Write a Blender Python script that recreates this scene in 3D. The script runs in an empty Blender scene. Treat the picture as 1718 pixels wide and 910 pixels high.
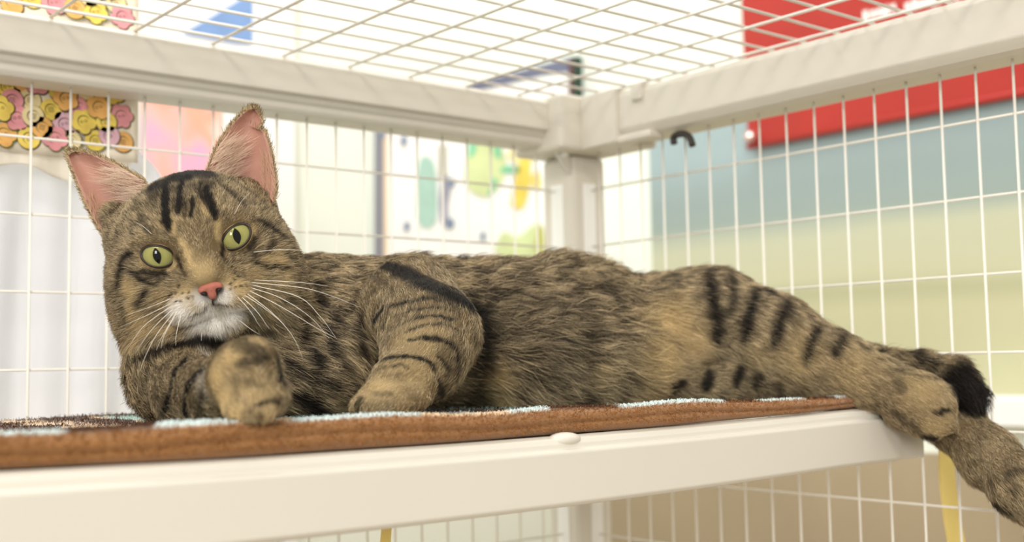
import bpy, bmesh, math, random
import numpy as np
from mathutils import Vector, Matrix
from mathutils.bvhtree import BVHTree
random.seed(7)
rng = np.random.default_rng(7)
scene = bpy.context.scene
FUR_N = 430000
COL = scene.collection

# ------------------------------------------------------------------ camera
# World: X runs along the back of the cage (to the right), Y away into the cage,
# Z up, shelf top at z = 0.  The camera stands at (0, 0, CZ).
FPX, CX, CY = 1995.0, 859.0, 455.0
CZ = 0.0455
def _n(a):
    a = np.array(a, float); return a / np.linalg.norm(a)
_e1 = _n((3300 - CX, 565 - CY, FPX))
_e2 = np.array((-780 - CX, 640 - CY, FPX), float); _e2 -= _e1 * _e2.dot(_e1); _e2 = _n(_e2)
_e3 = np.cross(_e1, _e2)
RIGHT = np.array((_e1[0], _e2[0], _e3[0])); DOWN = np.array((_e1[1], _e2[1], _e3[1])); FWD = np.array((_e1[2], _e2[2], _e3[2]))
CAM = np.array((0, 0, CZ))
cd = bpy.data.cameras.new('camera'); cam = bpy.data.objects.new('camera', cd); COL.objects.link(cam)
cd.sensor_fit = 'HORIZONTAL'; cd.sensor_width = 36.0; cd.lens = FPX / 1718 * 36.0
cd.clip_start = 0.02; cd.clip_end = 50
M = Matrix.Identity(4)
for i in range(3):
    M[i][0] = RIGHT[i]; M[i][1] = -DOWN[i]; M[i][2] = -FWD[i]; M[i][3] = CAM[i]
cam.matrix_world = M
cd.dof.use_dof = True; cd.dof.focus_distance = 0.755; cd.dof.aperture_fstop = 5.4
scene.camera = cam

# ------------------------------------------------------------------ world, lamps, exposure
w = bpy.data.worlds.new('World'); scene.world = w; w.use_nodes = True
bg = w.node_tree.nodes['Background']; bg.inputs[0].default_value = (1.0, 0.972, 0.93, 1); bg.inputs[1].default_value = 0.52
def area(name, loc, target, size, sizey, power, color):
    l = bpy.data.lights.new(name, 'AREA'); l.shape = 'RECTANGLE'; l.size = size; l.size_y = sizey; l.energy = power; l.color = color
    o = bpy.data.objects.new(name, l); COL.objects.link(o); o.location = loc
    o.rotation_euler = (Vector(target) - Vector(loc)).to_track_quat('-Z', 'Y').to_euler()
    return o
area('ceiling_lamp', (-1.5, -1.1, 2.15), (0.4, 0.6, 0.1), 1.2, 0.4, 30, (1.0, 0.93, 0.82))
area('front_fill', (-1.9, -1.6, 0.74), (0.4, 0.65, 0.12), 0.55, 0.8, 34, (1.0, 0.985, 0.955))  # unseen light added for the eye glint and frontal brightness
area('back_wall_fill', (0.55, 1.25, 1.9), (0.75, 1.75, 0.2), 1.6, 0.4, 15, (0.95, 0.98, 1.0))  # added light, out of view, that brightens the back wall and sheet
area('ceiling_lamp_rear', (1.0, 0.1, 2.2), (0.9, 0.6, 0.0), 1.2, 0.3, 6, (1.0, 0.94, 0.84))
vs = scene.view_settings
vs.view_transform = 'Standard'; vs.look = 'None'; vs.gamma = 1.0; vs.exposure = 0.45; vs.use_curve_mapping = False

# ------------------------------------------------------------------ helpers
def ray(x, y):
    return FWD + (x - CX) / FPX * RIGHT + (y - CY) / FPX * DOWN
def P(x, y, d):                       # the point at depth d along a sight line, used to take measurements
    return CAM + d * ray(x, y)
def PV(x, y, v):                      # ... where it meets the plane Y = v
    r = ray(x, y); return CAM + r * (v / r[1])
def PU(x, y, u):
    r = ray(x, y); return CAM + r * (u / r[0])
def lin(c):
    return tuple(((v / 255) / 12.92 if v / 255 <= 0.04045 else ((v / 255 + 0.055) / 1.055) ** 2.4) for v in c)

def mat(name, rgb, rough=0.5, noise=0.0, nscale=40, bump=0.0, bscale=200, spec=0.4, metallic=0.0, coat=0.0, transmission=0.0):
    m = bpy.data.materials.new(name); m.use_nodes = True
    nt = m.node_tree; b = nt.nodes['Principled BSDF']
    b.inputs['Roughness'].default_value = rough
    b.inputs['Specular IOR Level'].default_value = spec
    b.inputs['Metallic'].default_value = metallic
    b.inputs['Coat Weight'].default_value = coat
    b.inputs['Transmission Weight'].default_value = transmission
    c = lin(rgb)
    tc = nt.nodes.new('ShaderNodeTexCoord')
    n = nt.nodes.new('ShaderNodeTexNoise'); n.inputs['Scale'].default_value = nscale; n.inputs['Detail'].default_value = 3
    nt.links.new(tc.outputs['Object'], n.inputs['Vector'])
    r = nt.nodes.new('ShaderNodeValToRGB')
    k = max(noise, 0.004)
    r.color_ramp.elements[0].position = 0.3; r.color_ramp.elements[1].position = 0.7
    r.color_ramp.elements[0].color = (*[v * (1 - k) for v in c], 1); r.color_ramp.elements[1].color = (*[min(1, v * (1 + k)) for v in c], 1)
    nt.links.new(n.outputs['Fac'], r.inputs['Fac']); nt.links.new(r.outputs['Color'], b.inputs['Base Color'])
    if bump > 0:
        n2 = nt.nodes.new('ShaderNodeTexNoise'); n2.inputs['Scale'].default_value = bscale; n2.inputs['Detail'].default_value = 4
        nt.links.new(tc.outputs['Object'], n2.inputs['Vector'])
        bp = nt.nodes.new('ShaderNodeBump'); bp.inputs['Strength'].default_value = bump; bp.inputs['Distance'].default_value = 0.002
        nt.links.new(n2.outputs['Fac'], bp.inputs['Height']); nt.links.new(bp.outputs['Normal'], b.inputs['Normal'])
    return m

def attr_mat(name, attr, rough=0.6, spec=0.25, bump=0.0, bscale=600, sheen=0.0):
    m = bpy.data.materials.new(name); m.use_nodes = True
    nt = m.node_tree; b = nt.nodes['Principled BSDF']
    b.inputs['Roughness'].default_value = rough; b.inputs['Specular IOR Level'].default_value = spec
    b.inputs['Sheen Weight'].default_value = sheen
    a = nt.nodes.new('ShaderNodeAttribute'); a.attribute_name = attr
    nt.links.new(a.outputs['Color'], b.inputs['Base Color'])
    if bump > 0:
        tc = nt.nodes.new('ShaderNodeTexCoord')
        n2 = nt.nodes.new('ShaderNodeTexNoise'); n2.inputs['Scale'].default_value = bscale; n2.inputs['Detail'].default_value = 3
        nt.links.new(tc.outputs['Object'], n2.inputs['Vector'])
        bp = nt.nodes.new('ShaderNodeBump'); bp.inputs['Strength'].default_value = bump; bp.inputs['Distance'].default_value = 0.0015
        nt.links.new(n2.outputs['Fac'], bp.inputs['Height']); nt.links.new(bp.outputs['Normal'], b.inputs['Normal'])
    return m

def link(name, me, parent=None, mats=None):
    o = bpy.data.objects.new(name, me); COL.objects.link(o)
    if parent is not None: o.parent = parent
    if mats is not None:
        for m in (mats if isinstance(mats, (list, tuple)) else [mats]): me.materials.append(m)
    return o
def mesh(name, verts, faces, parent=None, mats=None, smooth=False, mi=None):
    me = bpy.data.meshes.new(name); me.from_pydata([tuple(map(float, v)) for v in verts], [], [tuple(map(int, f)) for f in faces]); me.update()
    if smooth: me.polygons.foreach_set('use_smooth', [True] * len(me.polygons))
    o = link(name, me, parent, mats)
    if mi is not None: me.polygons.foreach_set('material_index', mi)
    return o
def tag(o, label=None, cat=None, group=None, kind=None):
    if label: o['label'] = label
    if cat: o['category'] = cat
    if group: o['group'] = group
    if kind: o['kind'] = kind
    return o
def empty(name, loc=(0, 0, 0)):
    o = bpy.data.objects.new(name, None); COL.objects.link(o); o.empty_display_size = 0.02; o.location = loc
    return o
def child(o, parent):
    o.parent = parent; o.matrix_parent_inverse = Matrix.Translation(-Vector(parent.location)); return o
def bevel(o, wdt=0.002, seg=2):
    m = o.modifiers.new('bevel', 'BEVEL'); m.width = wdt; m.segments = seg; m.limit_method = 'ANGLE'; m.angle_limit = 0.6
    return o
def box_data(lo, hi):
    x0, y0, z0 = lo; x1, y1, z1 = hi
    v = [(x0, y0, z0), (x1, y0, z0), (x1, y1, z0), (x0, y1, z0), (x0, y0, z1), (x1, y0, z1), (x1, y1, z1), (x0, y1, z1)]
    f = [(0, 3, 2, 1), (4, 5, 6, 7), (0, 1, 5, 4), (1, 2, 6, 5), (2, 3, 7, 6), (3, 0, 4, 7)]
    return v, f
def box(name, lo, hi, m, parent=None, bev=0.0015):
    v, f = box_data(lo, hi); o = mesh(name, v, f, None, m)
    if parent is not None: child(o, parent)
    if bev: bevel(o, bev)
    return o
def extrude_profile(name, prof, axis, a, b, m, parent=None, bev=0.0015, segs=1, warp=None):
    """prof: closed ring of (h, z); axis 'x': h is Y; axis 'y': h is X; swept from a to b."""
    n = len(prof); V = []; F = []
    for s in range(segs + 1):
        c = a + (b - a) * s / segs
        dz = warp(c) if warp else 0.0
        for h, z in prof: V.append((c, h, z + dz) if axis == 'x' else (h, c, z + dz))
    for s in range(segs):
        for i in range(n):
            j = (i + 1) % n; F.append((s * n + i, s * n + j, (s + 1) * n + j, (s + 1) * n + i))
    F.append(tuple(range(n))[::-1]); F.append(tuple(segs * n + i for i in range(n)))
    o = mesh(name, V, F, None, m)
    bm = bmesh.new(); bm.from_mesh(o.data); bmesh.ops.recalc_face_normals(bm, faces=bm.faces); bm.to_mesh(o.data); bm.free()
    if parent is not None: child(o, parent)
    if bev: bevel(o, bev)
    return o
def tube_data(pts, rad, sides=8, cap=True):
    pts = [Vector(p) for p in pts]; n = len(pts)
    rads = rad if isinstance(rad, (list, tuple, np.ndarray)) else [rad] * n
    V = []; F = []; ref = Vector((0.13, 0.31, 0.94))
    for i, p in enumerate(pts):
        t = (pts[min(i + 1, n - 1)] - pts[max(i - 1, 0)]).normalized()
        a = t.cross(ref)
        if a.length < 1e-3: a = t.cross(Vector((1, 0, 0)))
        a.normalize(); b = t.cross(a)
        for k in range(sides):
            th = 2 * math.pi * k / sides
            V.append(p + (a * math.cos(th) + b * math.sin(th)) * rads[i])
    for i in range(n - 1):
        for k in range(sides):
            k2 = (k + 1) % sides
            F.append((i * sides + k, i * sides + k2, (i + 1) * sides + k2, (i + 1) * sides + k))
    if cap:
        F.append(tuple(range(sides))[::-1]); F.append(tuple((n - 1) * sides + k for k in range(sides)))
    return V, F
def tube(name, pts, rad, m, parent=None, sides=8):
    V, F = tube_data(pts, rad, sides); o = mesh(name, V, F, None, m, smooth=True)
    if parent is not None: child(o, parent)
    return o
def slab_poly(name, pts, thick, normal, m, parent=None, bev=0):
    """flat outline (list of 3D points) given a thickness along -normal"""
    n = len(pts); nv = np.array(normal, float) * thick
    V = [tuple(p) for p in pts] + [tuple(np.array(p) - nv) for p in pts]
    F = [tuple(range(n)), tuple(range(2 * n - 1, n - 1, -1))] + [(i, n + i, n + (i + 1) % n, (i + 1) % n) for i in range(n)]
    o = mesh(name, V, F, None, m)
    bm = bmesh.new(); bm.from_mesh(o.data); bmesh.ops.recalc_face_normals(bm, faces=bm.faces); bm.to_mesh(o.data); bm.free()
    if parent is not None: child(o, parent)
    if bev: bevel(o, bev)
    return o
def catmull(pts, n=8):
    p = [np.array(q, float) for q in pts]
    if len(p) == 2: return [p[0] + (p[1] - p[0]) * i / n for i in range(n + 1)]
    p = [2 * p[0] - p[1]] + p + [2 * p[-1] - p[-2]]; out = []
    for i in range(1, len(p) - 2):
        for s in range(n):
            t = s / n
            out.append(0.5 * (2 * p[i] + (p[i + 1] - p[i - 1]) * t + (2 * p[i - 1] - 5 * p[i] + 4 * p[i + 1] - p[i + 2]) * t * t + (-p[i - 1] + 3 * p[i] - 3 * p[i + 1] + p[i + 2]) * t ** 3))
    out.append(p[-2]); return out

# ------------------------------------------------------------------ materials of the place
M_frame = mat('ivory_plastic', (218, 212, 199), 0.42, 0.01, 8, 0.05, 300, 0.4)
M_wire = mat('coated_wire', (240, 235, 224), 0.4, 0.01, 30)
M_wall = mat('pale_mint_paint', (238, 243, 232), 0.7, 0.01, 3)
M_wallR = mat('pale_green_paint', (206, 212, 172), 0.7, 0.02, 3)
M_band = mat('blue_grey_paint', (178, 194, 190), 0.7, 0.04, 6)
M_trim = mat('white_paint', (246, 246, 242), 0.5, 0.01, 5)
M_sheet = mat('white_cotton', (248, 248, 252), 0.85, 0.015, 30, 0.25, 900)
M_red = mat('red_vinyl', (174, 46, 37), 0.5, 0.05, 8)
M_white = mat('white_print', (252, 250, 245), 0.6)
M_greige = mat('greige_wall', (172, 155, 128), 0.7, 0.04, 5)

DB, UR = 0.93, 0.85                   # planes of the back and the right wire panels
ROWS = [0.047 + 0.0595 * k for k in range(-8, 5)]

# ------------------------------------------------------------------ room
tag(box('wall_back', (-0.6, 1.75, -1.0), (2.2, 1.80, 1.6), M_wall, bev=0), kind='structure')
tag(box('wall_right', (1.62, -0.9, -1.0), (1.67, 1.75, 1.6), M_wall, bev=0), kind='structure')
tag(box('floor', (-1.2, -1.2, -1.05), (2.2, 1.8, -1.0), M_greige, bev=0), kind='structure')
tag(box('trim_1', (0.905, 1.72, -1.0), (0.955, 1.75, 1.6), M_trim), kind='structure')
wr = bpy.data.objects['wall_right']

# blue-grey painted band and mint-white corner on the right wall (panels 4 mm proud)
def wall_panel(name, v0, v1, z0, z1, m, label=None):
    o = box(name, (1.614, v0, z0), (1.62, v1, z1), m, None, bev=0); o.parent = wr
    if label: o['label'] = label
    return o
def gradient_wall(m, zlo, zhi, stops):
    nt = m.node_tree; b = nt.nodes['Principled BSDF']
    tc = nt.nodes.new('ShaderNodeTexCoord'); sp = nt.nodes.new('ShaderNodeSeparateXYZ'); mr = nt.nodes.new('ShaderNodeMapRange')
    nz = nt.nodes.new('ShaderNodeTexNoise'); nz.inputs['Scale'].default_value = 2.5
    ad = nt.nodes.new('ShaderNodeMath'); ad.operation = 'MULTIPLY_ADD'; ad.inputs[1].default_value = 0.04
    mp = nt.nodes.new('ShaderNodeMapping'); mp.inputs['Scale'].default_value = (0.6, 0.6, 8)
    mr.inputs['From Min'].default_value = zlo; mr.inputs['From Max'].default_value = zhi
    rp = nt.nodes.new('ShaderNodeValToRGB')
    while len(rp.color_ramp.elements) < len(stops): rp.color_ramp.elements.new(0.5)
    for e, (p, c) in zip(rp.color_ramp.elements, stops): e.position = p; e.color = (*lin(c), 1)
    L = nt.links.new
    L(tc.outputs['Object'], sp.inputs[0]); L(tc.outputs['Object'], mp.inputs[0]); L(mp.outputs[0], nz.inputs['Vector'])
    L(nz.outputs['Fac'], ad.inputs[0]); L(sp.outputs['Z'], ad.inputs[2]); L(ad.outputs[0], mr.inputs['Value'])
    L(mr.outputs[0], rp.inputs[0]); L(rp.outputs['Color'], b.inputs['Base Color'])
M_mural = mat('painted_bands', (200, 205, 170), 0.7)
gradient_wall(M_mural, -0.06, 0.43, [(0.0, (192, 190, 152)), (0.40, (198, 195, 160)), (0.46, (182, 182, 146)), (0.52, (200, 198, 166)), (0.66, (196, 198, 172)), (0.74, (152, 166, 160)), (0.84, (148, 163, 162)), (1.0, (160, 178, 182))])
wall_panel('painted_board', -0.85, PU(1090, 300, 1.614)[1], -0.012, 0.56, M_mural, 'green board with a blue-grey band along its top')
wall_panel('lower_panel', -0.85, 1.74, -1.0, -0.10, M_greige, 'greige panel on the lower wall')
lz = -0.012
ledge = box('wall_ledge', (1.50, -0.85, -0.05), (1.62, PU(1600, 650, 1.55)[1], lz), M_trim, None, bev=0.003)
tag(ledge, 'white ledge on the green wall behind the dangling hind leg', 'ledge')

# red banner on the right wall
ban = empty('red_banner', (1.60, 0.6, 0.30)); tag(ban, 'red banner with white lettering hanging on the green wall', 'banner')
b0 = PU(1256, 250, 1.60); b1 = PU(1718, 165, 1.60)
slab_poly('banner_sheet', [(1.600, b0[1], b0[2]), (1.600, b1[1] - 0.35, b0[2] + 0.002), (1.600, b1[1] - 0.35, 1.0), (1.600, b0[1] + 0.012, 1.0)], 0.004, (-1, 0, 0), M_red, ban)
tube('banner_rod', [(1.599, b0[1], b0[2] + 0.004), (1.599, b1[1] - 0.35, b0[2] + 0.006)], 0.006, M_red, ban)
bmk = bmesh.new(); bmesh.ops.create_icosphere(bmk, subdivisions=2, radius=0.011); me = bpy.data.meshes.new('rod_end'); bmk.to_mesh(me); bmk.free()
o = link('rod_end', me, None, mat('shiny_cap', (225, 190, 185), 0.15, 0.02, metallic=0.6)); o.location = (1.590, b0[1] - 0.012, b0[2] + 0.018); child(o, ban)
# small illegible white lettering: rows of short strokes
zt = PU(1500, 14, 1.599)
for i, (x, y) in enumerate([(1452, 26), (1464, 23), (1475, 20), (1486, 18), (1498, 13), (1523, 10), (1535, 7), (1547, 5), (1558, 3), (1569, 0), (1581, -3), (1593, -6), (1605, -8)]):
    c = PU(x, y, 1.5985); h = 0.007 + 0.003 * (i % 3 == 0); wd = 0.0055
    ring = [(1.5985, c[1] + wd, c[2] - h), (1.5985, c[1] + wd * .2, c[2] - h), (1.5985, c[1], c[2] - h * .2), (1.5985, c[1] - wd * .5, c[2] - h), (1.5985, c[1] - wd, c[2] - h * .8), (1.5985, c[1] - wd * .6, c[2] + h), (1.5985, c[1] + wd * .2, c[2] + h * .6), (1.5985, c[1] + wd * .8, c[2] + h)]
    slab_poly('printed_letter', ring, 0.0005, (-1, 0, 0), M_white, ban)

# ------------------------------------------------------------------ cage
cage = empty('wire_cage', (0.4, 0.93, -0.9))
tag(cage, 'white wire cage with ivory plastic beams enclosing the cat', 'cage')
def cyl_mesh(name, r, sides=8):
    V, F = tube_data([(0, 0, 0), (0, 0, 1)], r, sides); me = bpy.data.meshes.new(name)
    me.from_pydata([tuple(v) for v in V], [], F); me.polygons.foreach_set('use_smooth', [len(f) == 4 for f in F]); me.materials.append(M_wire); return me
WM = cyl_mesh('wire', 0.00105)
WMt = cyl_mesh('wire_roof', 0.0013)
def wire(p0, p1, me=WM):
    p0 = Vector(p0); p1 = Vector(p1); d = p1 - p0
    o = bpy.data.objects.new('wire', me); COL.objects.link(o)
    o.location = p0; o.rotation_mode = 'QUATERNION'; o.rotation_quaternion = d.to_track_quat('Z', 'Y'); o.scale = (1, 1, d.length)
    child(o, cage); return o
for k in range(-7, 19):
    u = 0.288 + 0.03 * k
    wire((u, DB, -0.42), (u, DB, 0.275))
for z in ROWS: wire((0.07, DB + 0.0023, z), (0.83, DB + 0.0023, z))
for k in range(-7, 15):
    v = 0.469 + 0.03 * k
    wire((UR, v, -0.42), (UR, v, 0.272))
for z in ROWS: wire((UR + 0.0023, 0.24, z), (UR + 0.0023, 0.91, z))
for k in range(-6, 6):
    u = 0.495 + 0.0663 * k
    wire((u, 0.25, 0.3165), (u, 0.925, 0.3165), WMt)
for k in range(-2, 18):
    v = 0.8626 - 0.0345 * k
    wire((0.06, v, 0.319), (0.845, v, 0.319), WMt)
# beams
pb = [(0.906, 0.2835), (0.906, 0.311), (0.910, 0.3155), (0.952, 0.3155), (0.956, 0.311), (0.956, 0.272), (0.948, 0.268), (0.918, 0.268), (0.915, 0.272), (0.915, 0.2765), (0.912, 0.2785), (0.912, 0.2825)]
extrude_profile('back_beam', pb, 'x', 0.02, 0.800, M_frame, cage, 0.0012)
pr = [(0.826, 0.276), (0.826, 0.309), (0.830, 0.3145), (0.872, 0.3145), (0.876, 0.309), (0.876, 0.268), (0.838, 0.266), (0.832, 0.2685), (0.829, 0.2720)]
extrude_profile('side_beam', pr, 'y', 0.18, 0.880, M_frame, cage, 0.0012)
def post(z0, z1):
    o = box('corner_post', (0.8265, 0.906, z0), (0.8745, 0.954, z1), M_frame, cage, 0.006)
    g = box('post_groove', (0.8255, 0.921, z0 + .002), (0.8275, 0.939, z1 - .03), M_trim, None, 0.0006); g.parent = o
    g = box('post_groove', (0.842, 0.9045, z0 + .002), (0.858, 0.9065, z1 - .03), M_trim, None, 0.0006); g.parent = o
post(-0.002, 0.262); post(-0.42, -0.034)
cj = box('corner_joint', (0.795, 0.886, 0.262), (0.880, 0.962, 0.3195), M_frame, cage, 0.004)
for lo, hi in (((0.8215, 0.835, 0.2625), (0.880, 0.887, 0.318)), ((0.8235, 0.79, 0.2615), (0.842, 0.836, 0.269)), ((0.8225, 0.80, 0.300), (0.84, 0.815, 0.3175))):
    o = box('joint_sleeve', lo, hi, M_frame, None, 0.002); o.parent = cj
# triangular gusset with a hole under the back beam
gus = slab_poly('gusset', [(0.800, 0.908, 0.270), (0.826, 0.908, 0.270), (0.826, 0.908, 0.240), (0.819, 0.908, 0.246)], 0.004, (0, -1, 0), M_frame, None, 0.001); gus.parent = cj
V, F = tube_data([(0.8165, 0.9045, 0.261), (0.8165, 0.9085, 0.261)], 0.0035, 14); o = mesh('gusset_hole', V, F, None, mat('hole_bright', (250, 250, 246), 0.5)); o.parent = cj
# black clip hanging under the side beam
cpt = PU(1128, 240, 0.84); clip = []
for x, y in [(1131, 242), (1130, 232), (1136, 226), (1148, 225), (1157, 231), (1162, 245)]: clip.append(PU(x, y, 0.838))
V, F = tube_data(catmull(clip, 5), 0.0034, 10); o = mesh('hook_clip', V, F, None, mat('black_rubber', (52, 47, 40), 0.5, 0.05), smooth=True)
tag(o, 'small black curved hook under the white side beam', 'hook')

# ------------------------------------------------------------------ shelf
shelf = empty('cage_shelf', (0.3, 0.7, -0.03)); tag(shelf, 'ivory plastic shelf carrying the blanket and the cat', 'shelf')
def sag(u):
    return -0.0045 * max(0.0, 1 - ((u - 0.38) / 0.36) ** 2)
box('shelf_panel', (-0.1, 0.531, -0.012), (0.835, 0.905, -0.0075), M_frame, shelf, 0.001)
pf = [(0.5185, -0.0335), (0.5165, -0.031), (0.5165, -0.0025), (0.518, -0.0008), (0.5205, -0.0006), (0.5210, 0.0022), (0.5230, 0.0054), (0.530, 0.0066), (0.538, 0.0060), (0.540, -0.006), (0.548, -0.008), (0.548, -0.0335)]
extrude_profile('front_rail', pf, 'x', -0.1, 0.8015, M_frame, shelf, 0.0008, 24, sag)
pf2 = [(0.5195, -0.033), (0.5195, 0.0005), (0.523, 0.003), (0.548, 0.003), (0.548, -0.033)]
extrude_profile('end_cap', pf2, 'x', 0.8022, 0.838, M_frame, shelf, 0.0012)
box('back_rail', (-0.1, 0.885, -0.034), (0.82, 0.905, -0.004), M_frame, shelf, 0.001)
kp = PV(962, 736, 0.5185)
bmk = bmesh.new(); bmesh.ops.create_uvsphere(bmk, u_segments=24, v_segments=12, radius=1.0); bmesh.ops.scale(bmk, vec=(0.0115, 0.0075, 0.0042), verts=bmk.verts)
me = bpy.data.meshes.new('plug'); bmk.to_mesh(me); bmk.free(); me.polygons.foreach_set('use_smooth', [True] * len(me.polygons))
o = link('plug', me, None, M_frame); o.location = (kp[0], 0.5265, 0.0045 + sag(kp[0])); child(o, shelf)

# ------------------------------------------------------------------ cloths outside the back panel
def cloth_grid(name, fn, nu, nv, m, thick=0.0012, parent=None):
    V = []; F = []
    for j in range(nv + 1):
        for i in range(nu + 1): V.append(fn(i / nu, j / nv))
    for j in range(nv):
        for i in range(nu):
            a = j * (nu + 1) + i; F.append((a, a + 1, a + nu + 2, a + nu + 1))
    o = mesh(name, V, F, None, m, smooth=True)
    s = o.modifiers.new('thickness', 'SOLIDIFY'); s.thickness = thick
    if parent is not None: child(o, parent)
    return o
def sheet_fn(s, t):
    u = -0.05 + s * (0.585 - 0.30 * (1 - min(1, (1 - t) / .8)) * 0 + 0.0)
    ztop = 0.245 - 0.02 * math.sin(u * 9) if u < 0.40 else 0.245 - (u - 0.40) * 0.95
    ztop = min(ztop, 0.262 - max(0, u - 0.37) * 1.05)
    z = ztop + t * (-0.42 - ztop)
    y = 0.985 + 0.007 * math.sin(u * 62 + 1.5 * math.sin(t * 3)) * (0.3 + t) + 0.004 * math.sin(u * 150 + t * 4) + 0.004 * math.sin(t * 11 + u * 20)
    return (u, y, z)
sheet = cloth_grid('white_sheet', sheet_fn, 120, 50, M_sheet)
_nt = M_sheet.node_tree; _b = _nt.nodes['Principled BSDF']; _tr = _nt.nodes.new('ShaderNodeBsdfTranslucent'); _tr.inputs[0].default_value = (0.95, 0.95, 0.98, 1); _mx = _nt.nodes.new('ShaderNodeMixShader'); _mx.inputs[0].default_value = 0.5
_nt.links.new(_b.outputs[0], _mx.inputs[1]); _nt.links.new(_tr.outputs[0], _mx.inputs[2]); _nt.links.new(_mx.outputs[0], _nt.nodes['Material Output'].inputs[0])
tag(sheet, 'white cotton sheet hanging in folds behind the back wires', 'sheet')
# button-print valance hung over the back beam
val = empty('button_print_cloth', (0.2, 0.965, 0.25)); tag(val, 'cloth printed with yellow and pink buttons hanging over the back beam', 'cloth')
M_val = mat('cream_print_ground', (246, 234, 214), 0.75, 0.05, 40, 0.2, 500)
uR = 0.3835
cloth_grid('cloth_front', lambda s, t: (0.02 + s * (uR - 0.02) , 0.9605 + 0.0015 * math.sin(s * 30), 0.405 + t * (0.218 - 0.405)), 60, 20, M_val, 0.001, val)
M_frill = mat('gauze', (236, 228, 212), 0.9, 0.05, 60)
cloth_grid('gauze_frill', lambda s, t: (0.02 + s * (uR - 0.026), 0.962 + 0.003 * math.sin(s * 55) * t, 0.219 - t * (0.016 + 0.006 * math.sin(s * 23))), 70, 6, M_frill, 0.0006, val)
BC = {'yellow': mat('print_yellow', (246, 216, 104), 0.7, 0.12, 90), 'pink': mat('print_pink', (238, 160, 168), 0.7, 0.12, 90), 'orange': mat('print_orange', (246, 188, 110), 0.7, 0.12, 90),
      'cream': mat('print_cream', (240, 222, 170), 0.7, 0.08, 90), 'mauve': mat('print_mauve', (228, 184, 198), 0.7, 0.12, 90)}
M_ink = mat('print_ink', (84, 70, 48), 0.7, 0.1); M_inkg = mat('print_ink_green', (96, 100, 40), 0.7, 0.1)
def disc(cx, cz, r, y, petals=0, amp=0.0, n=48, rot=0.0):
    def rad(k):
        th = 2 * math.pi * k / n
        return r * (1 - amp + 2 * amp * abs(math.cos(petals * th / 2 + rot)) ** 0.7) if petals else r
    V = [(cx, y, cz)] + [(cx + rad(k) * math.cos(2 * math.pi * k / n), y, cz + rad(k) * math.sin(2 * math.pi * k / n)) for k in range(n)]
    return V, [(0, 1 + (k + 1) % n, 1 + k) for k in range(n)]
def button(cx, cz, r, col, petals, rot, layer):
    y = 0.9580 - 0.0002 * layer
    mats = [M_ink if random.random() < .6 else M_inkg, BC[col], M_ink]; V = []; F = []; mi = []
    def add(d, m):
        o = len(V); V.extend(d[0]); F.extend([tuple(i + o for i in f) for f in d[1]]); mi.extend([m] * len(d[1]))
    am = 0.13 if petals else 0.0
    add(disc(cx + .0005, cz - .0005, r * 1.07, y, petals, am, rot=rot), 0); add(disc(cx, cz, r, y - .00005, petals, am, rot=rot), 1)
    add(disc(cx, cz, r * .55, y - .0001), 0); add(disc(cx + .0004, cz - .0004, r * .51, y - .00013), 1)
    for k in range(4 if not petals else 2):
        a = k * math.pi / 2 + rot if not petals else k * math.pi + .3
        add(disc(cx + r * .2 * math.cos(a), cz + r * .2 * math.sin(a), r * .13, y - .0002, n=10), 2); add(disc(cx + r * .2 * math.cos(a), cz + r * .2 * math.sin(a), r * .085, y - .00023, n=10), 1)
    o = mesh('printed_button', V, F, None, mats, mi=mi); child(o, val)
bl = []
for x, y, col, pt in [(12, 145, 'yellow', 5), (50, 168, 'cream', 0), (85, 184, 'yellow', 0), (28, 198, 'pink', 6), (70, 214, 'orange', 0), (95, 145, 'yellow', 5), (143, 150, 'cream', 0), (130, 180, 'pink', 0), (140, 204, 'yellow', 5), (165, 180, 'orange', 5), (190, 155, 'yellow', 5), (222, 168, 'mauve', 0), (203, 195, 'pink', 6), (183, 228, 'mauve', 0), (228, 222, 'yellow', 6), (250, 190, 'yellow', 0), (6, 225, 'orange', 5), (118, 236, 'cream', 0), (62, 138, 'pink', 5), (0, 182, 'yellow', 5), (245, 150, 'cream', 5), (168, 148, 'cream', 0), (108, 208, 'mauve', 5), (48, 232, 'yellow', 0), (92, 232, 'pink', 5), (160, 236, 'yellow', 0), (206, 238, 'orange', 0), (20, 168, 'pink', 0), (110, 165, 'orange', 5), (236, 240, 'pink', 0), (32, 140, 'orange', 0), (115, 140, 'mauve', 0), (210, 140, 'pink', 5), (178, 205, 'yellow', 0), (55, 195, 'cream', 0)]:
    p = PV(x, y, 0.958); bl.append((p[0], p[2], col, pt))
for x, y, col, pt in [(20, 2, 'orange', 5), (55, -4, 'yellow', 0), (90, 4, 'pink', 6), (125, 14, 'orange', 0), (160, 20, 'yellow', 5), (195, 6, 'cream', 0), (205, 28, 'pink', 5), (236, 14, 'orange', 5), (240, 36, 'mauve', 0), (150, -6, 'cream', 0), (110, -14, 'yellow', 5), (225, -10, 'yellow', 6), (70, -20, 'pink', 0), (180, -22, 'orange', 5)]:
    p = PV(x, y, 0.958); bl.append((p[0], p[2], col, pt))
for i in range(9):                    # the print goes on past the left of the picture
    for j in range(8):
        cx = 0.035 + i * 0.026 + 0.008 * (j % 2) + random.uniform(-.003, .003); cz = 0.231 + j * 0.0235 + random.uniform(-.003, .003)
        if cx < 0.262: bl.append((cx, cz, random.choice(['yellow', 'pink', 'orange', 'cream', 'mauve', 'yellow']), random.choice([0, 0, 5, 6])))
for k, (cx, cz, col, pt) in enumerate(bl):
    if cx < uR - 0.011: button(cx, cz, 0.0092 if pt else 0.0086, col, pt, random.random() * 6, k % 5)

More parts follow.
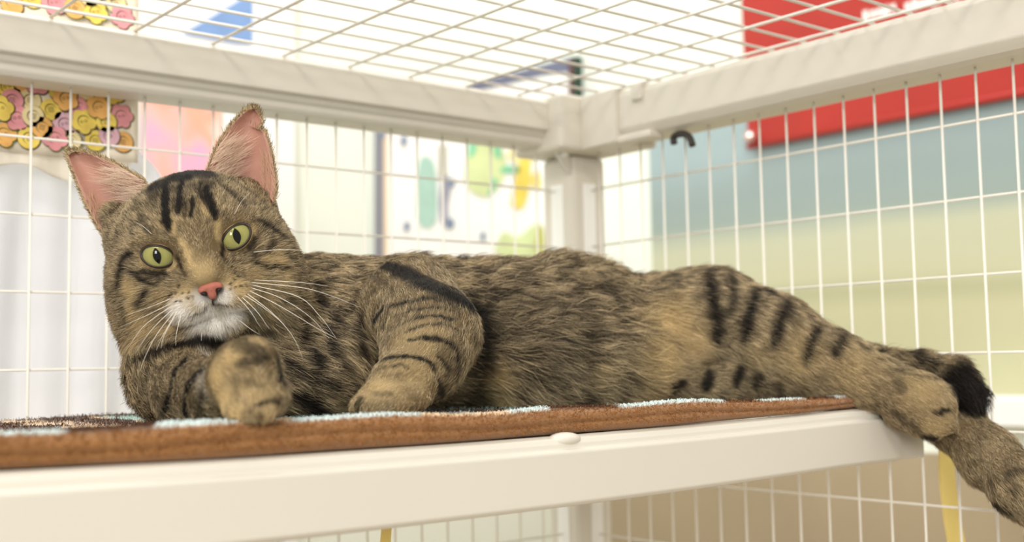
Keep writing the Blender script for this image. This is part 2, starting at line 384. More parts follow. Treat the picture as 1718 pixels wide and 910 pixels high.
# ------------------------------------------------------------------ posters on the back wall
def flat(name, pts, v, m, parent, t=0.0006):
    return slab_poly(name, [PV(x, y, v) for x, y in pts], t, (0, -1, 0), m, parent)
def blob(pts, n=5): return [tuple(q) for q in catmull([np.array(p) for p in pts + pts[:1]], n)[:-1]]
VP = 1.74
po = empty('collage_poster', tuple(PV(800, 400, VP))); tag(po, 'white collage poster with green and yellow shapes behind the cat', 'poster')
flat('poster_sheet', [(628, 520), (628, 175), (745, 152), (968, 92), (1012, 90), (1012, 520)], VP, mat('poster_white', (252, 252, 250), 0.5), po, 0.004)
V1 = VP - 0.002
flat('print_edge', [(628, 500), (628, 176), (644, 172), (644, 500)], V1, mat('print_slate', (140, 142, 150), .6), po)
flat('print_edge', [(644, 500), (644, 172), (650, 171), (650, 500)], V1, mat('print_peach', (246, 222, 190), .6), po)
flat('print_stripe', [(748, 152), (968, 93), (968, 118), (905, 128), (830, 146), (765, 160)], V1, mat('print_navy', (112, 116, 140), .6), po)
flat('print_bar', [(958, 96), (1010, 92), (1010, 185), (958, 185)], V1 - .0008, mat('print_forest', (36, 66, 50), .6), po)
flat('print_bar', [(955, 100), (962, 99), (962, 185), (955, 185)], V1 - .0016, mat('print_maroon', (104, 62, 66), .6), po)
flat('print_figure', blob([(699, 330), (703, 280), (712, 262), (728, 275), (733, 320), (731, 372), (712, 382), (700, 365)]), V1, mat('print_sage', (176, 212, 198), .6, .1, 25), po)
flat('print_figure', blob([(742, 300), (752, 295), (756, 318), (752, 345), (752, 372), (742, 375), (738, 340)]), V1 - .0008, mat('print_mauve_grey', (158, 158, 174), .6, .1, 25), po)
flat('print_bar', [(738, 245), (748, 244), (748, 298), (738, 300)], V1, mat('print_khaki', (172, 168, 140), .6), po)
for c in [(678, 236, 5, 9), (683, 380, 5, 8), (755, 375, 8, 9), (811, 397, 4, 8), (642, 226, 5, 8), (757, 307, 7, 8)]:
    flat('print_dot', [(c[0] + c[2] * math.cos(a * math.pi / 6), c[1] + c[3] * math.sin(a * math.pi / 6)) for a in range(12)], V1 - .0012, mat('print_blue_grey', (130, 146, 168), .6), po)
Mg = mat('print_leaf_green', (134, 206, 164), .6, .15, 20); My = mat('print_yellow_leaf', (240, 216, 100), .6, .15, 20); Mlg = mat('print_lime', (214, 226, 170), .6, .12, 20)
for pts, m_, z in [([(780, 300), (790, 245), (830, 235), (850, 270), (840, 310), (815, 330), (790, 320)], Mlg, 0), ([(786, 265), (790, 232), (800, 232), (797, 258)], Mg, 1), ([(830, 262), (828, 235), (838, 234), (840, 265)], Mg, 1),
                   ([(838, 285), (850, 278), (872, 282), (868, 290), (845, 290)], Mg, 1), ([(858, 345), (868, 285), (885, 255), (890, 300), (880, 345), (866, 350)], My, 1), ([(890, 300), (902, 285), (908, 310), (898, 318)], My, 1),
                   ([(850, 260), (870, 238), (895, 250), (890, 280), (865, 275)], mat('print_pale_yellow', (246, 234, 170), .6, .1, 20), 0), ([(830, 420), (845, 390), (870, 398), (905, 375), (912, 430), (870, 450)], Mlg, 0), ([(895, 420), (903, 382), (912, 385), (912, 425)], mat('print_olive', (196, 196, 110), .6), 1),
                   ([(818, 330), (828, 300), (834, 305), (826, 325)], Mg, 1)]:
    flat('print_leaf', blob(pts), V1 - .0008 * z, m_, po)
po2 = empty('blue_sign', tuple(PV(400, 40, 1.74))); tag(po2, 'blue and white sign seen through the roof wires beside the button cloth', 'sign')
flat('sign_sheet', [(262, 110), (262, -60), (440, -60), (440, 110)], 1.74, mat('sign_white', (248, 250, 252), .5), po2, 0.004)
flat('sign_print', [(306, 56), (352, 30), (408, -4), (424, -12), (424, 74), (396, 72), (330, 60)], 1.737, mat('sign_blue', (128, 160, 208), .6, .06, 20), po2)
po3 = empty('pink_poster', tuple(PV(330, 210, 1.74))); tag(po3, 'pink and orange watercolour poster behind the raised ear', 'poster')
M_pk = mat('watercolour', (246, 190, 190), .6)
def ramp_noise(m, scale, stops):
    nt = m.node_tree; b = nt.nodes['Principled BSDF']; tc = nt.nodes.new('ShaderNodeTexCoord'); n = nt.nodes.new('ShaderNodeTexNoise'); n.inputs['Scale'].default_value = scale; n.inputs['Detail'].default_value = 1
    rp = nt.nodes.new('ShaderNodeValToRGB')
    while len(rp.color_ramp.elements) < len(stops): rp.color_ramp.elements.new(0.5)
    for e, (p, c) in zip(rp.color_ramp.elements, stops): e.position = p; e.color = (*lin(c), 1)
    nt.links.new(tc.outputs['Object'], n.inputs['Vector']); nt.links.new(n.outputs['Fac'], rp.inputs[0]); nt.links.new(rp.outputs['Color'], b.inputs['Base Color'])
ramp_noise(M_pk, 14, [(0.3, (232, 176, 214)), (0.45, (250, 190, 184)), (0.55, (250, 176, 150)), (0.7, (252, 232, 222))])
flat('poster_sheet', [(240, 330), (240, 110), (372, 110), (376, 330)], 1.735, M_pk, po3, 0.003)
flat('poster_margin', [(372, 330), (372, 110), (448, 110), (448, 330)], 1.735, M_white, po3, 0.003)

# yellow ribbons dangling under the shelf
M_yel = mat('yellow_ribbon', (240, 214, 128), .6, .04, 20)
def ribbon(pts, wd, label, vpl):
    c = catmull([PV(x, y, vpl) for x, y in pts], 6); V = []; F = []
    for i, p in enumerate(c):
        for sx, sy in ((-1, 0), (1, 0), (1, 1), (-1, 1)): V.append((p[0] + sx * wd * (0.8 + .3 * i / len(c)), p[1] + sy * .0012, p[2]))
    for i in range(len(c) - 1):
        for k in range(4): F.append((4 * i + k, 4 * i + (k + 1) % 4, 4 * i + 4 + (k + 1) % 4, 4 * i + 4 + k))
    F.append((0, 1, 2, 3)); F.append(tuple(4 * (len(c) - 1) + k for k in range(4)))
    o = mesh('yellow_ribbon', V, F, None, M_yel); tag(o, label, 'ribbon', 'yellow ribbons under the shelf')
ribbon([(652, 850), (650, 880), (646, 930), (640, 1010)], 0.0036, 'narrow yellow ribbon hanging below the middle of the shelf', 0.60)
ribbon([(1588, 752), (1590, 800), (1597, 860), (1612, 950), (1620, 1050)], 0.0125, 'wide yellow ribbon hanging below the shelf corner', 0.533)

# ------------------------------------------------------------------ blanket
blk = empty('fleece_blanket', (0.33, 0.7, 0.0)); tag(blk, 'brown fleece blanket with a pale blue and brown printed top under the cat', 'blanket')
def crest(u): return 0.0195 - 0.0030 * max(0.0, (u - 0.15) / 0.5) + 0.0007 * math.sin(u * 23 + 0.6) + 0.0005 * math.sin(u * 57)
def bl_top(u, v):                     # height of the blanket's upper face: a thick front roll, then flat
    c = crest(u); w = math.exp(-(max(0.0, v - 0.540) / 0.018) ** 2)
    return 0.0120 + 0.0006 * math.sin(u * 21 + v * 6) + 0.0005 * math.sin(u * 47 - v * 15) + (c - 0.0120) * w
U0, U1 = -0.06, 0.765
def v_front(u): return 0.5275 + 0.0022 * math.sin(u * 17) + 0.0015 * math.sin(u * 41 + 1)
def seg_color(u):                     # colours met along the front edge: print and one painted shade
    r = ray(0, 0)
    return None
_edges = [(-200, 'b'), (95, 'd'), (255, 'b'), (395, 'c'), (480, 'b'), (700, 'c'), (850, 'b'), (915, 'd'), (1035, 'b'), (1210, 'd'), (1275, 'b'), (1345, 'd'), (1400, 'b')]  # last dark stretch paints in the shade under the hind leg
_eu = [(PV(x, 705, 0.535)[0], c) for x, c in _edges]
PCOL = {'b': lin((222, 234, 232)), 'd': lin((88, 60, 44)), 'c': lin((238, 214, 184)), 't': lin((184, 212, 204))}
def top_color(u, v):
    uu = u + 0.004 * math.sin(v * 160) - (v - 0.535) * 0.25
    c = 'b'
    for e, k in _eu:
        if uu >= e: c = k
    if v > 0.66:
        c = 'd'
        if (math.sin(u * 95 + 2.2) + math.sin(v * 80 + u * 30)) > 0.75: c = 'c'
        if u > PV(165, 705, 0.86)[0]: c = 't' if math.sin(u * 40 + v * 33) > -0.3 else 'd'
    return PCOL[c]
nu, nv = 260, 46
V = []; F = []; C = []
prof = []                              # around the edge: under side, front roll, top
def bl_ring(u):
    vf = v_front(u); zt = crest(u); zb = 0.0068 + sag(u); h = zt - zb
    pts = []
    for k in range(11):                # bulging brown front, slightly creased along its middle
        t = k / 10; b = math.sin(math.pi * (0.06 + 0.80 * t)) ** 0.6 - 0.30 * math.exp(-((t - 0.52 - 0.08 * math.sin(u * 25)) / 0.10) ** 2)
        pts.append((vf + 0.008 - 0.0085 * b, zb + h * (0.02 + 0.93 * t), 0))
    return pts, vf, zt
M_fl = attr_mat('fleece', 'print_color', 0.95, 0.1, 0.8, 900, 0.3)
BR = lin((156, 110, 66))
def build_blanket():
    V = []; F = []; C = []; nr = None
    for i in range(nu + 1):
        u = U0 + (U1 - U0) * i / nu
        ring, vf, zt = bl_ring(u)
        col = [BR] * len(ring)
        vv = [vf + 0.0065 + (0.90 - vf - 0.0065) * (j / 40) ** 1.8 for j in range(41)]
        row = [(u, p[0], p[1]) for p in ring] + [(u, v, bl_top(u, v) + 0.0) for v in vv] + [(u, 0.9, 0.0068 + sag(u))]
        col = col + [top_color(u, v) for v in vv] + [BR]
        if i == 0: nr = len(row)
        V += row; C += col
    for i in range(nu):
        for j in range(nr):
            j2 = (j + 1) % nr
            F.append((i * nr + j, (i + 1) * nr + j, (i + 1) * nr + j2, i * nr + j2))
    F.append(tuple(range(nr))); F.append(tuple(nu * nr + j for j in range(nr))[::-1])
    o = mesh('blanket_body', V, F, None, M_fl, smooth=True)
    bm = bmesh.new(); bm.from_mesh(o.data); bmesh.ops.recalc_face_normals(bm, faces=bm.faces); bm.to_mesh(o.data); bm.free()
    a = o.data.color_attributes.new('print_color', 'FLOAT_COLOR', 'POINT')
    a.data.foreach_set('color', np.hstack([np.array(C), np.ones((len(C), 1))]).astype(np.float32).ravel())
    child(o, blk); return o, np.array(V), np.array(C), nr
bo, BV, BCc, nr = build_blanket()

def hair_curves(name, pts, rad, col, m, parent):
    """pts (N,K,3); rad (N,K); col (N,K,3)"""
    N, K, _ = pts.shape
    hc = bpy.data.hair_curves.new(name); hc.add_curves([K] * N)
    hc.attributes['position'].data.foreach_set('vector', pts.astype(np.float32).ravel())
    ra = hc.attributes.get('radius') or hc.attributes.new('radius', 'FLOAT', 'POINT')
    ra.data.foreach_set('value', rad.astype(np.float32).ravel())
    ca = hc.attributes.new('strand_color', 'FLOAT_COLOR', 'POINT')
    ca.data.foreach_set('color', np.concatenate([col, np.ones((N, K, 1))], 2).astype(np.float32).ravel())
    hc.materials.append(m); o = bpy.data.objects.new(name, hc); COL.objects.link(o); child(o, parent); return o
M_strand = attr_mat('fur_strand', 'strand_color', 0.55, 0.25)
M_pile = attr_mat('fleece_pile', 'strand_color', 0.9, 0.1)

def tri_arrays(me):
    me.calc_loop_triangles(); n = len(me.loop_triangles)
    t = np.empty(n * 3, np.int32); me.loop_triangles.foreach_get('vertices', t)
    v = np.empty(len(me.vertices) * 3, np.float32); me.vertices.foreach_get('co', v)
    return v.reshape(-1, 3).astype(float), t.reshape(-1, 3)
def sample_surface(v, t, N, wfun=None):
    a, b, c = v[t[:, 0]], v[t[:, 1]], v[t[:, 2]]
    nn = np.cross(b - a, c - a); ar = np.linalg.norm(nn, axis=1); nn = nn / np.maximum(ar, 1e-12)[:, None]
    wt = ar.copy()
    if wfun is not None: wt *= wfun((a + b + c) / 3, nn)
    idx = rng.choice(len(t), N, p=wt / wt.sum())
    r1 = np.sqrt(rng.random(N)); r2 = rng.random(N)
    w0, w1, w2 = 1 - r1, r1 * (1 - r2), r1 * r2
    p = a[idx] * w0[:, None] + b[idx] * w1[:, None] + c[idx] * w2[:, None]
    return p, nn[idx], idx, (w0, w1, w2)
def unit(a): return a / np.maximum(np.linalg.norm(a, axis=-1, keepdims=True), 1e-9)
# short fleece pile along the front edge and top of the blanket
bv, bt = tri_arrays(bo.data)
def pile_w(c, n): return np.where((c[:, 1] < 0.60), 1.0, 0.12) * (n[:, 2] > -0.6)
p, n, ix, bw = sample_surface(bv, bt, 60000, pile_w)
col = BCc[bt[ix, 0]] * bw[0][:, None] + BCc[bt[ix, 1]] * bw[1][:, None] + BCc[bt[ix, 2]] * bw[2][:, None]
d = unit(n + rng.normal(0, 0.55, n.shape)); L = rng.uniform(0.0010, 0.0026, (len(p), 1))
d2 = unit(d + rng.normal(0, 0.7, n.shape))
pts = np.stack([p, p + d * L * 0.5, p + d * L * 0.5 + d2 * L * 0.5], 1)
cc = np.repeat((col * rng.uniform(0.75, 1.25, (len(p), 1)))[:, None], 3, 1)
o = hair_curves('fleece_pile', pts, np.full((len(p), 3), 0.00016), np.clip(cc, 0, 1), M_pile, blk); o['kind'] = 'stuff'

# ------------------------------------------------------------------ cat: signed-distance body
HC = P(331, 413, 0.752)
HZ = unit(CAM - HC + 0.00 * RIGHT); _hx = 0.97 * RIGHT - 0.24 * DOWN; HX = unit(_hx - HZ * _hx.dot(HZ)); HY = np.cross(HZ, HX)
HR = np.stack([HX, HY, HZ])           # rows: world -> local
def H(x, y, z): return HC + x * HX + y * HY + z * HZ
PR = []                                # primitives
def px(t): return P(t[0], t[1], t[2]), t[3] * t[2] / FPX
def cone(a, b, k=0.02, ln=0.018, lift=0.45, flow=None):
    pa, ra = px(a); pb, rb = px(b)
    PR.append(dict(t='c', a=pa, b=pb, ra=ra, rb=rb, k=k, ln=ln, lift=lift, flow=unit(pb - pa) if flow is None else unit(np.array(flow))))
def chain(pts, **kw):
    for a, b in zip(pts[:-1], pts[1:]): cone(a, b, **kw)
def hell(c, r, k=0.01, ln=0.006, lift=0.4):
    PR.append(dict(t='e', c=H(*c), r=np.array(r), k=k, ln=ln, lift=lift, flow='head'))
def hcone(a, b, ra, rb, k=0.01, ln=0.004, lift=0.35):
    PR.append(dict(t='c', a=H(*a), b=H(*b), ra=ra, rb=rb, k=k, ln=ln, lift=lift, flow='head'))
# head
hell((0, 0.003, -0.012), (0.0515, 0.0430, 0.047), 0.01, 0.0065)
hell((0, 0.016, 0.004), (0.034, 0.025, 0.029), 0.015, 0.0055)
for s in (-1, 1):
    hell((s * 0.0355, -0.020, -0.006), (0.0248, 0.029, 0.032), 0.015, 0.0078, 0.3)
    hell((s * 0.0320, -0.040, -0.016), (0.0255, 0.022, 0.030), 0.018, 0.012, 0.5)
    hell((s * 0.0215, 0.0115, 0.024), (0.0125, 0.0085, 0.010), 0.012, 0.0038)
    hcone((s * 0.038, 0.018, -0.026), (s * 0.045, 0.032, -0.034), 0.016, 0.008, 0.014, 0.007, 0.5)
hell((0, -0.026, 0.020), (0.027, 0.024, 0.022), 0.014, 0.005)
hcone((0, 0.012, 0.0255), (0, -0.0175, 0.0440), 0.0140, 0.0088, 0.012, 0.0036, 0.3)
for s in (-1, 1): hell((s * 0.0128, -0.0350, 0.0365), (0.0155, 0.0112, 0.0125), 0.005, 0.0042, 0.35)
hell((0, -0.0490, 0.0290), (0.0175, 0.0090, 0.0110), 0.006, 0.0065, 0.4)
# neck, chest, torso
FB = (1, 0.0, 0)
chain([(350, 470, 0.80, 96), (455, 535, 0.85, 102)], k=0.03, ln=0.014, lift=0.32)
cone((560, 522, 0.865, 86), (640, 530, 0.865, 88), k=0.03, ln=0.014, lift=0.32)
chain([(560, 570, 0.86, 98), (700, 560, 0.90, 108), (830, 562, 0.93, 108), (950, 560, 0.955, 107), (1050, 580, 0.968, 92), (1180, 566, 0.985, 98)], k=0.024, ln=0.020, lift=0.42)
cone((900, 600, 0.905, 66), (1040, 612, 0.925, 58), k=0.03, ln=0.024, lift=0.5)
cone((930, 488, 0.945, 46), (1000, 500, 0.955, 44), k=0.012, ln=0.020, lift=0.6)
cone((425, 592, 0.795, 85), (540, 622, 0.80, 71), k=0.03, ln=0.014, lift=0.32)
# image-right front leg: shoulder, forearm, paw
chain([(690, 512, 0.825, 82), (722, 560, 0.775, 74), (712, 600, 0.745, 67)], k=0.016, ln=0.0080, lift=0.22)
chain([(712, 600, 0.745, 66), (672, 648, 0.702, 47), (640, 668, 0.685, 33)], k=0.010, ln=0.0065, lift=0.22)
for x, y, d, r in [(603, 681, 0.672, 18), (628, 684, 0.664, 19), (655, 684, 0.664, 19), (682, 680, 0.672, 18)]:
    cone((x + 22, y - 18, d + 0.012, r), (x, y, d, r), k=0.005, ln=0.0045, lift=0.35)
# image-left front leg reaching to the camera
chain([(335, 610, 0.775, 78), (296, 632, 0.745, 68), (318, 656, 0.70, 51)], k=0.02, ln=0.0105, lift=0.28)
chain([(318, 656, 0.70, 50), (372, 652, 0.635, 46), (412, 630, 0.598, 50)], k=0.012, ln=0.008, lift=0.35)
chain([(412, 630, 0.598, 50), (424, 603, 0.590, 33)], k=0.01, ln=0.005, lift=0.35)
cone((412, 630, 0.594, 50), (430, 668, 0.584, 38), k=0.01, ln=0.005, lift=0.35)
for x, y, d, r in [(392, 684, 0.580, 20), (420, 691, 0.574, 20), (448, 690, 0.575, 19), (470, 674, 0.582, 18)]:
    cone((x + 2, y - 24, d + 0.008, r), (x, y, d, r), k=0.0045, ln=0.0045, lift=0.3)
# hind leg on top
chain([(1120, 545, 0.97, 74), (1190, 550, 0.965, 86), (1290, 578, 0.945, 76), (1390, 618, 0.922, 55), (1470, 646, 0.898, 44)], k=0.02, ln=0.0115, lift=0.30)
chain([(1470, 646, 0.898, 43), (1530, 672, 0.880, 45), (1556, 684, 0.872, 42)], k=0.012, ln=0.006, lift=0.35)
for x, y, d, r in [(1584, 660, 0.874, 19), (1590, 682, 0.862, 16), (1590, 712, 0.858, 17), (1564, 724, 0.862, 17)]:
    cone((x - 28, y - 12, d + 0.006, r + 2), (x, y, d, r), k=0.0045, ln=0.0045, lift=0.3)
# hind leg below, hanging over the corner of the shelf
chain([(1140, 634, 0.925, 42), (1300, 640, 0.945, 38), (1480, 660, 0.935, 34), (1600, 708, 0.900, 41), (1660, 768, 0.855, 45), (1715, 818, 0.810, 46), (1770, 866, 0.775, 44)], k=0.012, ln=0.0075, lift=0.3)
for x, y, d, r in [(1800, 870, 0.765, 18), (1798, 896, 0.757, 19), (1786, 918, 0.757, 19), (1765, 925, 0.765, 17)]:
    cone((x - 28, y - 26, d + 0.008, r + 2), (x, y, d, r), k=0.006, ln=0.005, lift=0.3)
# tail
chain([(1240, 545, 1.01, 26), (1350, 560, 0.985, 22), (1450, 604, 0.955, 20), (1540, 618, 0.922, 22), (1598, 632, 0.898, 26), (1624, 662, 0.884, 24)], k=0.006, ln=0.014, lift=0.5)

def prim_sdf(q, p):
    if q['t'] == 'c':
        ba = q['b'] - q['a']; pa = p - q['a']
        h = np.clip((pa @ ba) / ba.dot(ba), 0, 1)
        return np.linalg.norm(pa - h[..., None] * ba, axis=-1) - (q['ra'] + (q['rb'] - q['ra']) * h)
    l = (p - q['c']) @ HR.T
    k0 = np.linalg.norm(l / q['r'], axis=-1); k1 = np.linalg.norm(l / q['r'] ** 2, axis=-1)
    return k0 * (k0 - 1) / np.maximum(k1, 1e-9)
def axis_coords(lo, hi, f0, f1, fine, coarse):
    a = list(np.arange(lo, f0, coarse)); b = list(np.arange(f0, f1, fine)); c = list(np.arange(f1, hi, coarse)); return np.array(a + b + c)
gx = axis_coords(0.15, 0.87, 0.255, 0.405, 0.0018, 0.0032)
gy = axis_coords(0.33, 0.84, 0.60, 0.76, 0.0018, 0.0032)
gz = axis_coords(-0.12, 0.20, 0.055, 0.175, 0.0018, 0.0032)
SDF = np.full((len(gx), len(gy), len(gz)), 0.2, np.float32)
def bounds(q):
    if q['t'] == 'c':
        r = max(q['ra'], q['rb']); return np.minimum(q['a'], q['b']) - r, np.maximum(q['a'], q['b']) + r
    return q['c'] - q['r'].max(), q['c'] + q['r'].max()
def sub(lo, hi):
    return tuple(slice(max(0, np.searchsorted(g, a) - 1), np.searchsorted(g, b) + 1) for g, a, b in zip((gx, gy, gz), lo, hi))
def grid_pts(s): return np.stack(np.meshgrid(gx[s[0]], gy[s[1]], gz[s[2]], indexing='ij'), -1)
for q in PR:
    lo, hi = bounds(q); s = sub(lo - 0.035, hi + 0.035)
    d = prim_sdf(q, grid_pts(s)); f = SDF[s]; k = q['k']
    h = np.maximum(k - np.abs(f - d), 0) / k
    SDF[s] = np.minimum(f, d) - h * h * k * 0.25
EYES = []
for s_ in (-1, 1):
    ec = np.array((s_ * 0.0228, 0.0, 0.0245)); EYES.append((s_, ec))
    cpos = H(s_ * 0.0228, 0.0, 0.0455); s = sub(cpos - 0.03, cpos + 0.03)
    d = -(np.linalg.norm(grid_pts(s) - cpos, axis=-1) - 0.0118); f = SDF[s]; k = 0.006
    h = np.maximum(k - np.abs(f - d), 0) / k
    SDF[s] = np.maximum(f, d) + h * h * k * 0.25
# mouth crease
def carve(a, b, r):
    lo = np.minimum(a, b) - r - 0.01; hi = np.maximum(a, b) + r + 0.01; s = sub(lo, hi); ba = b - a; pa = grid_pts(s) - a
    h = np.clip((pa @ ba) / ba.dot(ba), 0, 1); d = -(np.linalg.norm(pa - h[..., None] * ba, axis=-1) - r); f = SDF[s]; k = 0.003
    hh = np.maximum(k - np.abs(f - d), 0) / k; SDF[s] = np.maximum(f, d) + hh * hh * k * 0.25
for s_ in (-1, 1):
    carve(H(0, -0.0410, 0.0475), H(s_ * 0.010, -0.0455, 0.0440), 0.0022); carve(H(s_ * 0.010, -0.0455, 0.0440), H(s_ * 0.020, -0.0440, 0.0370), 0.002)
carve(H(0, -0.0305, 0.0520), H(0, -0.041, 0.0490), 0.0018)

_bl = np.array((-0.1, 0.5155, -0.035)); _bh = np.array((0.840, 0.95, 0.0072))     # the shelf presses into the fur
_s = (slice(None), slice(max(0, np.searchsorted(gy, 0.49)), None), slice(max(0, np.searchsorted(gz, -0.06)), np.searchsorted(gz, 0.03)))
_q = np.abs(grid_pts(_s) - (_bl + _bh) / 2) - (_bh - _bl) / 2
SDF[_s] = np.maximum(SDF[_s], -(np.linalg.norm(np.maximum(_q, 0), axis=-1) + np.minimum(_q.max(-1), 0)))
_over = (gx[:, None, None] < 0.772) & (gy[None, :, None] > 0.532)
SDF = np.where(_over, np.maximum(SDF, (0.0126 - gz)[None, None, :]), SDF).astype(np.float32)

def surface_nets(S, gx, gy, gz):
    nx, ny, nz = S.shape; ins = S < 0
    cs = np.zeros((nx - 1, ny - 1, nz - 1), np.int8)
    for a in (0, 1):
        for b in (0, 1):
            for c in (0, 1): cs += ins[a:nx - 1 + a, b:ny - 1 + b, c:nz - 1 + c]
    act = (cs > 0) & (cs < 8); I = np.argwhere(act); n = len(I)
    vid = np.full(act.shape, -1, np.int64); vid[act] = np.arange(n)
    acc = np.zeros((n, 3)); cnt = np.zeros(n); cor = [(a, b, c) for a in (0, 1) for b in (0, 1) for c in (0, 1)]
    val = {c: S[I[:, 0] + c[0], I[:, 1] + c[1], I[:, 2] + c[2]] for c in cor}
    pos = {c: np.stack([gx[I[:, 0] + c[0]], gy[I[:, 1] + c[1]], gz[I[:, 2] + c[2]]], 1) for c in cor}
    for c in cor:
        for ax in range(3):
            if c[ax] == 0:
                e = list(c); e[ax] = 1; e = tuple(e); a, b = val[c], val[e]; m = (a < 0) != (b < 0)
                t = a[m] / (a[m] - b[m]); acc[m] += pos[c][m] + (pos[e][m] - pos[c][m]) * t[:, None]; cnt[m] += 1
    V = acc / cnt[:, None]; F = []
    for ax in range(3):
        sl0 = [slice(1, -1)] * 3; sl1 = [slice(1, -1)] * 3; sl0[ax] = slice(0, -1); sl1[ax] = slice(1, None)
        A = ins[tuple(sl0)]; B = ins[tuple(sl1)]; ch = A != B; J = np.argwhere(ch); off = [1, 1, 1]; off[ax] = 0; J = J + np.array(off)
        flip = A[ch]; o1, o2 = [(1, 2), (2, 0), (0, 1)][ax]; q = []
        for d1, d2 in ((0, 0), (1, 0), (1, 1), (0, 1)):
            K = J.copy(); K[:, o1] -= 1 - d1; K[:, o2] -= 1 - d2; q.append(vid[K[:, 0], K[:, 1], K[:, 2]])
        q = np.stack(q, 1); q[~flip] = q[~flip][:, ::-1]; F.append(q)
    return V, np.concatenate(F)
CV, CF = surface_nets(SDF, gx, gy, gz)
ok = (CF >= 0).all(1); CF = CF[ok]
# the body must stay above the blanket and off the wires
catE = empty('tabby_cat', (0.5, 0.66, 0.016)); tag(catE, 'brown tabby cat with green eyes lying on the blanket', 'cat')
me = bpy.data.meshes.new('cat_body'); me.vertices.add(len(CV)); me.vertices.foreach_set('co', CV.astype(np.float32).ravel())
me.loops.add(len(CF) * 4); me.loops.foreach_set('vertex_index', CF.astype(np.int32).ravel())
me.polygons.add(len(CF)); me.polygons.foreach_set('loop_start', (np.arange(len(CF)) * 4).astype(np.int32)); me.polygons.foreach_set('loop_total', np.full(len(CF), 4, np.int32))
me.update(calc_edges=True); me.validate(); me.polygons.foreach_set('use_smooth', [True] * len(me.polygons))
M_skin = attr_mat('cat_coat', 'coat_color', 0.8, 0.15)
body = link('cat_body', me, None, M_skin); child(body, catE)
bm = bmesh.new(); bm.from_mesh(me)
for _ in range(2): bmesh.ops.smooth_vert(bm, verts=bm.verts, factor=0.5, use_axis_x=True, use_axis_y=True, use_axis_z=True)
bmesh.ops.recalc_face_normals(bm, faces=bm.faces)
BVH = BVHTree.FromBMesh(bm); bm.to_mesh(me); bm.free()
def hit(x, y):
    r = unit(ray(x, y)); h = BVH.ray_cast(Vector(CAM), Vector(r))
    return None if h[0] is None else np.array(h[0])

